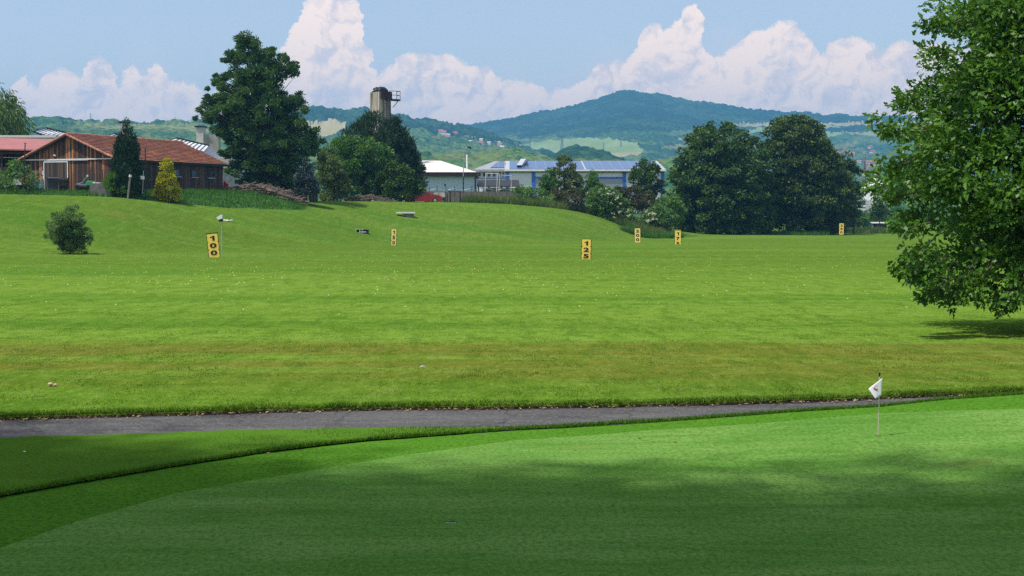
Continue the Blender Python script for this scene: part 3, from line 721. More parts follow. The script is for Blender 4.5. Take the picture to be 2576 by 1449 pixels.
tree("pine_tree", [(285, 928, 934), (300, 905, 955), (318, 880, 972), (345, 868, 990), (380, 855, 1000), (420, 850, 1005), (470, 850, 1005)], 205, "dark pine with upright shoots in front of the concrete tower", "conifer", LM_PINE, n=170, per=75, ln=0.62, wd=0.12, rc=0.6, seed=69, squash=1.2, updir=0.0, axbias=(0, 0, 1.5), r0=0.25, outw=0.6)
tree("pine_tree", [(300, 988, 992), (318, 972, 1006), (340, 968, 1020), (370, 975, 1034), (400, 980, 1050), (430, 985, 1060), (465, 985, 1066), (490, 990, 1060)], 208, "darkest pine right of the concrete tower, beside the white warehouse", "conifer", LM_CON, n=170, per=75, ln=0.62, wd=0.13, rc=0.6, seed=70, squash=1.1, updir=0.0, axbias=(0.2, 0, 1.2), r0=0.25, outw=0.6)
tree("maple_tree", [(345, 870, 905), (358, 835, 955), (375, 818, 985), (400, 812, 1000), (430, 815, 1005), (460, 830, 1010), (488, 850, 1010)], 194, "fresh green rounded tree in front of the two pines", "tree", LM_MID, n=190, per=90, ln=0.30, wd=0.2, seed=71, r0=0.25, rc=0.62)
tree("leafy_tree", [(410, 985, 1000), (430, 960, 1035), (455, 950, 1052), (480, 955, 1062), (498, 965, 1055)], 191, "low dark broadleaf tree right below the pines, by the red car", "tree", LM_DARK, n=85, per=80, ln=0.3, wd=0.2, seed=72, r0=0.15, rc=0.62)
tree("mixed_shrub", [(375, 812, 824), (400, 800, 850), (430, 795, 868), (460, 800, 878), (490, 805, 876), (502, 812, 868)], 186, "olive green shrub with a yellow shoot left of the maple", "shrub", LM_OLV, n=95, per=80, ln=0.26, wd=0.14, seed=73, r0=0.1, rc=0.5)
# middle right
tree("slim_tree", [(425, 1376, 1382), (440, 1366, 1392), (465, 1360, 1400), (490, 1362, 1398), (500, 1366, 1394)], 212, "slim fresh green tree before the left roller door of the hall", "tree", LM_MID, n=50, per=70, ln=0.26, wd=0.16, seed=74, r0=0.08, rc=0.42)
tree("open_tree", [(393, 1412, 1425), (410, 1402, 1442), (430, 1395, 1452), (455, 1388, 1462), (480, 1385, 1462), (510, 1390, 1455)], 214, "loose olive tree with gaps in its crown before the blue roofed hall", "tree", LM_OLV, n=95, per=75, ln=0.30, wd=0.17, seed=75, r0=0.12, rc=0.45, shell=0.5)
tree("cypress_bush", [(432, 1478, 1492), (450, 1468, 1506), (470, 1460, 1514), (500, 1456, 1516), (520, 1462, 1510)], 213, "dense round-topped conifer left of the right roller door", "conifer", LM_MID, n=75, per=70, ln=0.26, wd=0.1, seed=76, r0=0.08, rc=0.42, axbias=(0, 0, 0.5))
tree("round_tree", [(403, 1612, 1632), (418, 1596, 1650), (440, 1586, 1665), (465, 1584, 1670), (485, 1592, 1662), (498, 1605, 1650)], 226, "small round dark tree covering the right end of the hall", "tree", LM_DARK, n=95, per=80, ln=0.3, wd=0.19, seed=77, r0=0.14, rc=0.55)
tree("brown_shrub", [(468, 1395, 1450), (485, 1385, 1465), (510, 1388, 1470), (525, 1400, 1465)], 210, "dark brownish green shrub at the foot of the loose olive tree", "shrub", LM_BRN, n=50, per=60, ln=0.22, wd=0.12, seed=78, rc=0.45, r0=0.06)
tree("bramble_bush", [(472, 1300, 1335), (482, 1290, 1380), (500, 1288, 1400), (515, 1292, 1395)], 207, "broad green bramble bush left of the slim tree", "shrub", LM_SHR, n=70, per=70, ln=0.25, wd=0.13, seed=79, rc=0.45, r0=0.05)
tree("brown_hedge", [(474, 1545, 1600), (484, 1530, 1640), (500, 1522, 1650), (520, 1530, 1650), (532, 1545, 1645)], 218, "rusty brown hedge below the right roller door", "hedge", LM_BRN, n=110, per=75, ln=0.25, wd=0.14, seed=80, rc=0.5, r0=0.06, depth=0.35)
tree("elder_bush", [(472, 1500, 1530), (490, 1482, 1560), (515, 1478, 1580), (535, 1495, 1595), (550, 1515, 1590)], 208, "big elder bush dotted with cream blossom on the grassy slope", "shrub", LM_ELD, n=130, per=75, ln=0.27, wd=0.16, seed=81, rc=0.55, r0=0.07)
def blossoms(parent_name, outline, d, n, seed):
    g = np.random.default_rng(seed); root = bpy.data.objects[parent_name]
    C, out, ct = crown_clumps(outline, d, n, g, 1.0, 0.2)
    C[:, 1] = np.minimum(C[:, 1], d)
    A = foliage(C, out, ct, 0.12, 7, 0.20, 0.16, g, 0.4, 1.2)
    link("blossom", np_mesh("blossom", A[0] - np.array(root.location), A[1], A[2]), LM_WHT, root)
blossoms("elder_bush", [(474, 1500, 1535), (495, 1510, 1555), (515, 1525, 1570), (545, 1540, 1590)], 206.5, 46, 82)
tree("flowering_bush", [(515, 1640, 1660), (530, 1622, 1690), (550, 1615, 1700), (572, 1620, 1700)], 213, "pale blossomed bush beside the folded metal sheets", "shrub", LM_ELD, n=70, per=70, ln=0.26, wd=0.15, seed=83, rc=0.5, r0=0.06)
blossoms("flowering_bush", [(525, 1625, 1650), (560, 1622, 1650)], 211, 22, 84)
tree("slope_shrub", [(492, 1655, 1690), (505, 1640, 1715), (525, 1640, 1720), (555, 1660, 1720)], 220, "bushy green shrub left of the two great round trees", "shrub", LM_SHR, n=80, per=70, ln=0.28, wd=0.16, seed=85, rc=0.55, r0=0.06)
tree("great_round_tree", [(315, 1775, 1850), (335, 1745, 1885), (360, 1722, 1905), (390, 1708, 1925), (430, 1695, 1935), (470, 1690, 1940), (510, 1688, 1945), (550, 1695, 1945), (580, 1715, 1940), (588, 1740, 1930)], 243, "left of the two huge dark round trees at the edge of the range", "tree", LM_DARK, n=560, per=85, ln=0.48, wd=0.27, seed=86, r0=0.5, rc=0.92, squash=0.5, updir=0.5, shell=0.35, group="two great round trees")
tree("great_round_tree", [(300, 1955, 2030), (318, 1935, 2058), (345, 1918, 2075), (380, 1905, 2095), (420, 1905, 2120), (460, 1915, 2140), (500, 1920, 2148), (545, 1925, 2145), (578, 1940, 2125), (586, 1960, 2110)], 247, "right of the two huge dark round trees, behind the 250 board", "tree", leaf_mat("lime_leaf", (0.026, 0.060, 0.014), (0.105, 0.165, 0.030), 0.25, 0.5), n=560, per=85, ln=0.48, wd=0.27, seed=87, r0=0.5, rc=1.05, squash=0.45, updir=0.4, shell=0.5, group="two great round trees")
tree("slender_tree", [(385, 2120, 2135), (405, 2100, 2148), (440, 2095, 2160), (480, 2100, 2165), (530, 2105, 2155), (570, 2110, 2140)], 262, "lighter loose tree on the right flank of the two great trees", "tree", LM_DARK, n=75, per=70, ln=0.45, wd=0.26, seed=88, r0=0.2, rc=0.8, shell=0.55)
# beyond the range on the right
for i, (a, b_, t, f) in enumerate([(2120, 2190, 530, "widest green bush on the far field edge, left of the sapling"), (2180, 2235, 534, "green bush on the far field edge behind the animal hutch"), (2228, 2290, 528, "green bush on the far field edge, half behind the oak")]):
    tree("field_bush", [(t, (a + b_) / 2 - 12, (a + b_) / 2 + 12), (t + 12, a, b_), (t + 28, a - 4, b_ + 4), (t + 42, a, b_)], 330 + i * 6, f, "shrub", LM_MID, n=60, per=60, ln=0.45, wd=0.25, seed=90 + i, rc=0.8, r0=0.08, group="bushes beyond the range")
tree("sapling", [(500, 2206, 2216), (515, 2194, 2230), (535, 2192, 2232), (550, 2200, 2224)], 290, "young thin-stemmed tree beside the animal hutch", "tree", LM_DARK, n=40, per=45, ln=0.36, wd=0.2, seed=95, rc=0.55, r0=0.09, base_px=2211)
# long grass on the bank and the slope: nobody could count it
def grass_patch(name, poly, d0, d1, n, h, wd, lm, seed, label, zoff=0.0, f=None):
    """grass over ground seen between the outline's left and right at each depth"""
    g = np.random.default_rng(seed)
    y = g.uniform(d0, d1, n); t = (y - d0) / (d1 - d0)
    lo = np.interp(t, [p[0] for p in poly], [p[1] for p in poly]); hi = np.interp(t, [p[0] for p in poly], [p[2] for p in poly])
    px = lo + (hi - lo) * g.random(n); x = (px - CX) / FPX * y
    o = blade_mesh(name, x, y, lambda x, y: (x == x, (f or gz)(x, y) + zoff), h, wd, lm, g, 0.5, True)
    tag(o, label, "grass", kind="stuff"); return o
grass_patch("tall_grass", [(0, 1175, 1330), (0.4, 1170, 1420), (1, 1160, 1450)], 199, 214, 16000, 0.85, 0.055, LM_GRS, 101, "tall pale grass along the crest before the warehouses")
grass_patch("tall_grass", [(0, 1610, 1665), (0.3, 1500, 1665), (0.6, 1400, 1690), (1, 1380, 1690)], 202, 222, 26000, 0.95, 0.06, LM_GRS, 102, "tall dry grass running down the slope to the two great trees")
grass_patch("tall_grass", [(0, 1560, 1700), (1, 1600, 1720)], 199, 206, 9000, 0.7, 0.05, LM_BANK, 103, "long green grass at the foot of the dry slope")
grass_patch("tall_grass", [(0, 1850, 2085), (1, 1700, 2095)], 240, 246, 9000, 0.6, 0.05, LM_BANK, 104, "unmown grass beneath the two great trees")
grass_patch("tall_grass", [(0, 2140, 2260), (1, 2100, 2330)], 258, 300, 9000, 0.8, 0.08, LM_GRS, 105, "strip of dry straw-coloured grass beyond the 250 board")
def bank_grass():
    g = np.random.default_rng(106); n = 90000
    px = g.uniform(-160, 778, n); y = g.uniform(136, 172, n); x = (px - CX) / FPX * y
    def f(x, y):
        a, dd = bank_add(x, y)
        return (dd > 0.05) & (dd < 16) & (a > 0.03) & (g.random(len(x)) < 0.95), gz(x, y) + a
    o = blade_mesh("bank_grass", x, y, f, 0.33, 0.04, LM_BANK, g, 0.5, True)
    tag(o, "long unmown grass covering the bank before the barn", "grass", kind="stuff")
bank_grass()
# ------------------------------------------------------------------ materials of built things
def plank_mat(name, cols, pitch, wear):
    m, nt, b = new_mat(name)
    tc = N(nt, "ShaderNodeTexCoord").outputs["Object"]
    s = N(nt, "ShaderNodeSeparateXYZ"); L(nt, tc, s.inputs[0])
    a = math_n(nt, 'ADD', s.outputs[0], s.outputs[1])
    q = math_n(nt, 'MULTIPLY', a, 1 / pitch)
    fl = math_n(nt, 'FLOOR', q); fr = math_n(nt, 'FRACT', q)
    wn = N(nt, "ShaderNodeTexWhiteNoise"); wn.noise_dimensions = '1D'; L(nt, fl, wn.inputs["W"])
    n1 = noise_n(nt, tc, 1.6, 5, 0.65, (4, 4, 0.35)); n2 = noise_n(nt, tc, 0.35, 3, 0.5)
    f = math_n(nt, 'ADD', math_n(nt, 'MULTIPLY', wn.outputs["Value"], 0.55), math_n(nt, 'MULTIPLY', n1, 0.55))
    f = math_n(nt, 'ADD', f, math_n(nt, 'MULTIPLY', math_n(nt, 'SUBTRACT', n2, 0.5), 0.7))
    c = mixc(nt, ramp(nt, f, 0.30, 0.85), cols[0], cols[1])
    c = mixc(nt, math_n(nt, 'MULTIPLY', ramp(nt, f, 0.62, 0.85), wear), c, cols[2])
    gap = math_n(nt, 'LESS_THAN', fr, 0.09)
    c = mixc(nt, gap, c, (0.008, 0.006, 0.005))
    L(nt, c, b.inputs["Base Color"]); b.inputs["Roughness"].default_value = 0.8
    return m
M_GABLE = plank_mat("barn_boards", [(0.028, 0.014, 0.010), (0.155, 0.062, 0.028), (0.50, 0.215, 0.070)], 0.17, 0.9)  # streaked boards, with the gable's warm sunlight put into their orange
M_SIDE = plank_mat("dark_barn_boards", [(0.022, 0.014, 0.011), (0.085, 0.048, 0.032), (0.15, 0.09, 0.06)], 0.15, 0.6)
M_DOORW = plank_mat("door_boards", [(0.018, 0.014, 0.012), (0.055, 0.038, 0.030), (0.15, 0.09, 0.05)], 0.2, 0.5)
def tile_mat():
    m, nt, b = new_mat("clay_tile")
    tc = N(nt, "ShaderNodeTexCoord").outputs["Object"]
    s = N(nt, "ShaderNodeSeparateXYZ"); L(nt, tc, s.inputs[0])
    cx_ = math_n(nt, 'FLOOR', math_n(nt, 'MULTIPLY', s.outputs[1], 2.9)); rw = math_n(nt, 'FLOOR', math_n(nt, 'MULTIPLY', s.outputs[2], 6.36))
    v = N(nt, "ShaderNodeCombineXYZ"); L(nt, cx_, v.inputs[0]); L(nt, rw, v.inputs[1])
    wn = N(nt, "ShaderNodeTexWhiteNoise"); wn.noise_dimensions = '2D'; L(nt, v.outputs[0], wn.inputs["Vector"])
    n1 = noise_n(nt, tc, 0.6, 4, 0.6)
    c = mixc(nt, wn.outputs["Value"], (0.27, 0.115, 0.078), (0.42, 0.18, 0.118))
    c = mixc(nt, math_n(nt, 'MULTIPLY', ramp(nt, n1, 0.45, 0.7), 0.5), c, (0.23, 0.11, 0.08))
    low = ramp(nt, s.outputs[2], 5.0, 3.2)
    fresh = math_n(nt, 'GREATER_THAN', math_n(nt, 'ADD', wn.outputs["Value"], math_n(nt, 'MULTIPLY', low, 0.10)), 0.955)
    c = mixc(nt, fresh, c, (0.55, 0.23, 0.10))
    L(nt, c, b.inputs["Base Color"]); b.inputs["Roughness"].default_value = 0.8
    return m
M_TILE = tile_mat()
M_WHITE = mat("white_paint", (0.72, 0.72, 0.72), 0.5, var=0.1, scale=2)
M_GREYM = mat("grey_metal", (0.42, 0.43, 0.45), 0.45, 0.5, var=0.2, scale=3)
M_GALV = mat("galvanised", (0.55, 0.57, 0.58), 0.42, 0.35, var=0.2, scale=2)
M_DKMET = mat("dark_metal", (0.035, 0.035, 0.04), 0.5, 0.3, var=0.3, scale=4)
M_BLACK = mat("black_plastic", (0.015, 0.015, 0.017), 0.5, var=0.3, scale=3)
M_GLASS = mat("dark_glass", (0.03, 0.035, 0.045), 0.12, 0.0, var=0.3, scale=1.2, spec=0.6)
M_CONC = mat("concrete", (0.36, 0.34, 0.30), 0.9, var=0.3, scale=1.2, stretch=(3, 3, 0.35), bmp=0.02)
M_CONCD = mat("dark_concrete", (0.15, 0.145, 0.135), 0.9, var=0.3, scale=2)
M_CONCL = mat("pale_concrete", (0.50, 0.49, 0.46), 0.9, var=0.2, scale=1.0, bmp=0.01)
M_DKWOOD = mat("dark_wood", (0.040, 0.030, 0.024), 0.85, var=0.4, scale=5, stretch=(1, 1, 4))
M_GRWOOD = mat("grey_wood", (0.17, 0.15, 0.14), 0.9, var=0.4, scale=4, stretch=(5, 5, 0.6))
M_DEADW = mat("dead_wood", (0.15, 0.115, 0.09), 0.9, var=0.5, scale=6)
M_PINK = mat("pink_sheet_roof", (0.36, 0.135, 0.125), 0.6, var=0.10, scale=0.8)
M_TEAL = mat("teal_paint", (0.10, 0.22, 0.21), 0.6, var=0.3, scale=4)
M_GRNP = mat("green_paint", (0.03, 0.30, 0.10), 0.45, var=0.2, scale=4)
M_RED = mat("red_paint", (0.30, 0.016, 0.018), 0.35, var=0.2, scale=3, spec=0.5)
M_ORNG = mat("orange_paint", (0.55, 0.10, 0.04), 0.5, var=0.2, scale=4)
M_RUBBER = mat("rubber", (0.012, 0.012, 0.012), 0.8)
M_CREAM = mat("cream_roof_sheet", (0.66, 0.62, 0.58), 0.7, var=0.06, scale=0.6)
M_FASC = mat("brown_fascia", (0.030, 0.018, 0.020), 0.6, var=0.2, scale=1)
M_BLUEW = mat("pale_blue_wall", (0.44, 0.55, 0.66), 0.75, var=0.05, scale=0.5)
M_HALLW = mat("hall_cladding", (0.66, 0.66, 0.74), 0.6, var=0.05, scale=0.4)
M_BLUE = mat("blue_paint", (0.035, 0.14, 0.50), 0.45, var=0.15, scale=2)
M_SHUT = mat("roller_shutter", (0.30, 0.33, 0.38), 0.5, 0.2, var=0.1, scale=1.0, stretch=(0.3, 1, 12))
M_YEL = mat("yellow_board", (0.95, 0.66, 0.12), 0.6, var=0.07, scale=3)
M_YELP = mat("pale_yellow_board", (0.96, 0.72, 0.19), 0.6, var=0.06, scale=3)
M_DIG = mat("brown_black_digit", (0.018, 0.010, 0.010), 0.5)
M_GLZ = mat("glazed_roof_panel", (0.80, 0.84, 0.83), 0.45, 0.0, var=0.12, scale=0.5, spec=0.6)
def solar_mat():
    m, nt, b = new_mat("solar_panels")
    tc = N(nt, "ShaderNodeTexCoord").outputs["Object"]
    s = N(nt, "ShaderNodeSeparateXYZ"); L(nt, tc, s.inputs[0])
    a = math_n(nt, 'FRACT', math_n(nt, 'MULTIPLY', s.outputs[0], 1 / 1.7)); c_ = math_n(nt, 'FRACT', math_n(nt, 'MULTIPLY', s.outputs[1], 1 / 2.1))
    g1 = math_n(nt, 'LESS_THAN', a, 0.035); g2 = math_n(nt, 'LESS_THAN', c_, 0.06)
    c = mixc(nt, noise_n(nt, tc, 0.25, 3), (0.035, 0.075, 0.21), (0.060, 0.115, 0.28))
    c = mixc(nt, math_n(nt, 'MAXIMUM', g1, g2), c, (0.30, 0.36, 0.48))
    L(nt, c, b.inputs["Base Color"]); b.inputs["Roughness"].default_value = 0.18; b.inputs["Specular IOR Level"].default_value = 0.5
    return m
M_SOLAR = solar_mat()
def stained_mat():
    m, nt, b = new_mat("stained_concrete")
    tc = N(nt, "ShaderNodeTexCoord").outputs["Object"]
    f = noise_n(nt, tc, 1.0, 5, 0.65, (1.6, 1.6, 0.12)); f2 = noise_n(nt, tc, 2.5, 4, 0.6)
    c = mixc(nt, ramp(nt, f, 0.36, 0.62), (0.085, 0.070, 0.060), (0.46, 0.41, 0.32))
    c = mixc(nt, math_n(nt, 'MULTIPLY', ramp(nt, f2, 0.5, 0.7), 0.35), c, (0.55, 0.50, 0.40))
    L(nt, c, b.inputs["Base Color"]); b.inputs["Roughness"].default_value = 0.9
    return m
M_STAIN = stained_mat()
def fwd_rot(px, extra=0.0):
    """rotation that turns a thing's -Y face to the camera"""
    return -math.atan((px - CX) / FPX) + extra

# ------------------------------------------------------------------ the barn
def make_barn():
    A = Vector((-36.05, 147.0, 5.02))                 # right front corner
    dr = Vector((6.9, 16, 0)).normalized()            # along the side wall
    rz = math.atan2(dr.y, dr.x) - PI / 2              # local +Y runs along the side wall, the gable lies on y = 0
    W, LN, E, RI = 10.1, 17.4, 2.95, 5.05
    b = thing("barn", A, "brown timber barn with red clay tile roof and white framed sliding door", "barn", rz)
    mb = MB()
    mb.face([(-W, 0, 0), (0, 0, 0), (0, 0, E), (-W / 2, 0, RI), (-W, 0, E)])
    mb.face([(-W, LN, E), (-W / 2, LN, RI), (0, LN, E), (0, LN, 0), (-W, LN, 0)])
    mb.face([(-W, 0, 0), (-W, 0, E), (-W, LN, E), (-W, LN, 0)])
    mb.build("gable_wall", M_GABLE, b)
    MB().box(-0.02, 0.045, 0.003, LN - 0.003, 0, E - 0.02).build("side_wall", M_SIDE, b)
    MB().box(-W - .1, 0.1, -.1, LN + .1, -1.2, 0.0).build("foundation", M_CONCD, b)
    # roof: courses of tiles, each lipped over the one below
    pitch = math.atan2(RI - E, W / 2)
    r = MB(); n = 15; oh = 0.62; slope = (W / 2 + oh) / math.cos(pitch)
    for sgn in (1, -1):
        for i in range(n):
            s0 = slope * i / n; s1 = slope * (i + 1) / n + 0.03
            def pt(s, up): return (-W / 2 + sgn * (s * math.cos(pitch) + up * math.sin(pitch)), RI + 0.10 - s * math.sin(pitch) + up * math.cos(pitch))
            a_, c_ = pt(s0, 0.0), pt(s1, 0.115)
            d_, e_ = pt(s1, 0.0), pt(s0, -0.04)
            y0, y1 = -0.45, LN + 0.4
            pol = [a_, c_, d_, e_] if sgn == 1 else [e_, d_, c_, a_]
            r.prism(pol, 1, y0, y1)
    r.build("roof", M_TILE, b)
    k = MB()
    for i in range(48):
        y = -0.42 + (LN + 0.8) * i / 48
        k.tube([(-W / 2, y, RI + 0.13), (-W / 2, y + (LN + .8) / 48 + 0.05, RI + 0.16)], [0.13, 0.16], 7)
    k.build("ridge_tile", M_TILE, b)
    v = MB()
    for sgn in (1, -1):
        for i in range(15):
            s0 = slope * i / 15; s1 = slope * (i + 1) / 15
            p0 = (-W / 2 + sgn * s0 * math.cos(pitch), -0.47, RI + 0.12 - s0 * math.sin(pitch)); p1 = (-W / 2 + sgn * s1 * math.cos(pitch), -0.47, RI + 0.10 - s1 * math.sin(pitch))
            v.tube([p0, p1], [0.10, 0.13], 6)
    v.build("verge_tile", M_TILE, b)
    MB().box(-W - 0.45, 0.25, -0.10, -0.02, E - 0.12, E - 0.02).build("gable_trim", M_WHITE, b)
    MB().tube([(0.60, -0.4, E - .16), (0.60, LN + .38, E - .12)], 0.085, 8).box(0.50, 0.56, -0.4, LN + .38, E - .30, E - .1).build("gutter", M_DKMET, b)
    MB().tube([(-W - 0.55, -.1, E - 0.15), (-W - 0.50, -.1, E - 0.42), (-W - 0.06, -.1, E - 0.85), (-W - 0.06, -.1, 0.2)], 0.055, 7).build("downpipe", M_GREYM, b, True)
    MB().tube([(0.11, LN + .02, E - .2), (0.11, LN + .02, 0.1)], 0.06, 7).build("downpipe", M_GREYM, b, True)
    # sliding door, hung from a rail
    dx0, dx1, dh = -W + 2.28, -W + 4.92, 2.62
    dr_ = MB().box(dx0, dx1, -0.10, -0.04, 0.02, dh).build("door", M_DOORW, b)
    f = MB()
    f.box(dx0 - .05, dx1 + .05, -0.13, -0.09, dh, dh + .09).box(dx0 - .07, dx0 + .02, -0.128, -0.088, 0, dh).box(dx1 - .02, dx1 + .07, -0.128, -0.088, 0, dh).box(dx1 - .35, dx1 + .06, -0.126, -0.086, -0.06, 0.0)
    f.build("frame", M_WHITE, dr_)
    MB().box(dx0, dx1 + 2.35, -0.13, -0.05, dh + .13, dh + .22).build("door_rail", M_GREYM, b)
    MB().box(dx0 - .17, dx0 - .075, -0.15, -0.02, 1.45, 1.85).box(dx0 - .15, dx0 - .075, -0.14, -0.02, 1.15, 1.38).build("switch_box", M_WHITE, b)
    l = MB().box(-W + 3.45, -W + 3.66, -0.22, -0.08, E + 0.28, E + 0.38).box(-W + 3.52, -W + 3.6, -0.1, -0.02, E + 0.2, E + 0.28)
    l.build("floodlight", M_WHITE, b)
    MB().box(-W + 1.75, -W + 2.05, -0.06, -0.02, 1.55, 1.85).build("meter_cover", M_GRWOOD, b)
    # windows of the side wall
    for yy in (9.6, 12.5, 15.35):
        o = MB().box(0.045, 0.085, yy - .50, yy + .50, 1.50, 1.58).box(0.045, 0.085, yy - .50, yy + .50, 2.12, 2.20).box(0.047, 0.083, yy - .50, yy - .42, 1.58, 2.12).box(0.047, 0.083, yy + .42, yy + .50, 1.58, 2.12).build("window", M_DKWOOD, b)
        MB().box(0.050, 0.062, yy - .42, yy + .42, 1.58, 2.12).build("pane", M_GLASS, o)
        MB().box(0.045, 0.19, yy - .60, yy + .60, 1.42, 1.497).build("sill", M_GREYM, o)
    o = MB().box(0.047, 0.075, 4.2, 5.35, 0.05, 2.2).build("side_door", M_DKWOOD, b)
    MB().box(0.076, 0.12, 5.1, 5.22, 1.02, 1.08).build("handle", M_GREYM, o)
    MB().box(0.05, 0.6, 3.6, LN - 0.2, 0.02, 0.16).box(0.05, 0.42, 8.2, 10.4, 0.165, 0.3).box(0.05, 0.4, 13.2, 15.0, 0.165, 0.26).build("plinth_timber", M_GRWOOD, b)
make_barn()

# ------------------------------------------------------------------ the red roofed shed left of it
def make_shed():
    d = 153.0; z0 = 5.0
    b = thing("open_shed", Vector((P(20, 480, d).x, d, z0)), "open-sided shed with a faded red sheet roof left of the barn", "shed")
    s = d / FPX
    def lx(px): return (px - 20) * s
    def lz(py): return CAMZ + (HOR - py) * s - z0
    x0, x1 = lx(-260), lx(150)
    dz = 0.9
    r = MB()
    r.add([(x0, -.3, lz(368)), (x1, -.3, lz(379)), (lx(215), 7, lz(352) + dz * .3), (x0, 7, lz(342) + dz * .35), (x0, -.3, lz(368) - .12), (x1, -.3, lz(379) - .12), (lx(215), 7, lz(352) + dz * .3 - .12), (x0, 7, lz(342) + dz * .35 - .12)], [(0, 1, 2, 3), (7, 6, 5, 4), (0, 4, 5, 1), (1, 5, 6, 2), (2, 6, 7, 3), (3, 7, 4, 0)])
    r.build("roof", M_PINK, b)
    MB().box(x0, x1, 6.6, 6.8, -0.6, lz(352)).box(x0 - .2, x0, -.2, 6.8, -.6, lz(368) - .15).box(x1 - .3, x1 - .1, 1.0, 6.6, -.6, lz(379) - .15).build("wall", M_DKWOOD, b)
    for px in (-200, -90, 5, 100):
        MB().box(lx(px) - .09, lx(px) + .09, 0.0, 0.18, -.6, lz(374)).build("post", M_DKWOOD, b)
    MB().box(x0, x1, -.02, .2, lz(379) - .35, lz(379) - .14).build("beam", M_DKWOOD, b)
    m = MB().box(x0, lx(58), 2.0, 2.12, lz(396), lz(393.5))
    m.build("rail", M_WHITE, b)
    MB().box(lx(-60), lx(4), 2.2, 2.4, lz(432), lz(418)).build("shelf_board", M_GRWOOD, b)
make_shed()
def simple(name, label, cat, loc, m, fn, rz=0.0, group=None, smooth=False, bevel=0.0):
    mb = MB(); fn(mb)
    o = mb.build(name, m, None, smooth, bevel); o.location = loc; o.rotation_euler = (0, 0, rz)
    return tag(o, label, cat, group)
# glazed roofs of the works behind the barn
def glass_roof(pts, d, label, seams, wallz):
    """pts: eave-left, ridge-left, ridge-right, eave-right (picture points) of the glazed slope; a gable closes it"""
    dl, dr = d
    e0, r0, r1, e1 = P(*pts[0], dl), P(*pts[1], dl + 4), P(*pts[2], dr + 4), P(*pts[3], dr)
    c = (e0 + e1) / 2; base = Vector((c.x, c.y, 4.6))
    root = thing("glass_roof", base, label, "roof", 0, "glazed roofs behind the barn")
    q = [v - base for v in (e0, r0, r1, e1)]
    back0, back1 = q[1] + Vector((-0.6, 5, -2.4)), q[2] + Vector((1.4, 5, -2.2))
    mb = MB(); mb.add([*q, back0, back1], [(0, 1, 2, 3), (1, 4, 5, 2)]); mb.build("slope", M_GLZ, root)
    MB().add([q[0], q[1], back0], [(0, 1, 2)]).add([q[3], q[2], back1], [(2, 1, 0)]).build("gable", M_GREYM, root)
    sm = MB()
    up = Vector((0, -0.06, 0.05))
    for i in range(seams + 1):
        f = i / seams
        sm.tube([q[0].lerp(q[3], f) + up, q[1].lerp(q[2], f) + up], 0.04, 4)
    sm.tube([q[1] + up, q[2] + up], 0.09, 5); sm.tube([q[0] + up, q[3] + up], 0.09, 5)
    sm.build("glazing_bar", M_DKMET, root)
    lo = [Vector((v.x, v.y, -0.6)) for v in (q[0], q[3], back1, back0)]
    hi = [q[0] - Vector((0, 0, .05)), q[3] - Vector((0, 0, .05)), back1 - Vector((0, 0, .05)), back0 - Vector((0, 0, .05))]
    MB().add([*lo, *hi], [(0, 1, 5, 4), (1, 2, 6, 5), (2, 3, 7, 6), (3, 0, 4, 7)]).build("wall", M_BLUEW, root)
glass_roof([(84, 332), (117, 323), (176, 336.5), (143, 354)], (188, 191), "glazed roof nearest the willow, above the red shed roof", 8, 0)
glass_roof([(415, 356), (443, 348), (527, 367), (512, 384)], (186, 190), "glazed roof sticking out behind the far end of the barn roof", 9, 0)
glass_roof([(258, 345), (288, 336.5), (345, 350), (318, 362)], (187, 190), "glazed roof showing as a sliver behind the barn ridge beside the thin chimney", 7, 0)
simple("flat_roof_building", "long low building with a pale flat roof behind the red shed", "building", Vector((P(10, 350, 176).x, 176, 4.5)), [M_CREAM, M_BLUEW], lambda m: (m.box(-14, 5.6, 0, 8, 6.75, 7.0), m.box(-13.8, 5.4, .2, 7.8, -.5, 6.75, 1)))
simple("storage_building", "low white building peeping out between barn and poplar", "building", Vector((P(590, 440, 192).x, 192, 4.3)), [M_CREAM, M_GREYM], lambda m: (m.prism([(-4, 4.1), (4, 4.1), (4, 4.4), (0, 5.9), (-4, 4.6)], 1, 0, 9), m.box(-3.8, 3.8, .2, 8.8, -.5, 4.1, 1)), 0.3)
def chimney(px0, px1, px2, py0, d, label):
    s = d / FPX; base = Vector((P(px0, 400, d).x, d, 4.4)); h = CAMZ + (HOR - py0) * s - 4.4
    root = thing("chimney", base, label, "chimney", 0, "concrete chimneys behind the barn")
    w0 = (px1 - px0) * s; w1 = (px2 - px1) * s
    MB().box(0, w0, 0, 2.0, -.5, h).build("shaft", M_CONCL, root)
    if w1 > 0.3: MB().box(w0, w0 + w1, .35, 2.2, -.5, h - 1.0).build("shaded_side", M_CONC, root)  # the block's grey side as its own box, its shade put into darker concrete
    MB().box(-.2, w0 + .15, -.2, 2.2, h, h + .22).build("cap", M_DKMET, root)
chimney(303, 313, 316, 311, 203, "thin pale concrete chimney behind the dark thuja")
chimney(494, 512, 548, 321, 222, "stout concrete chimney half behind the poplar's left side")

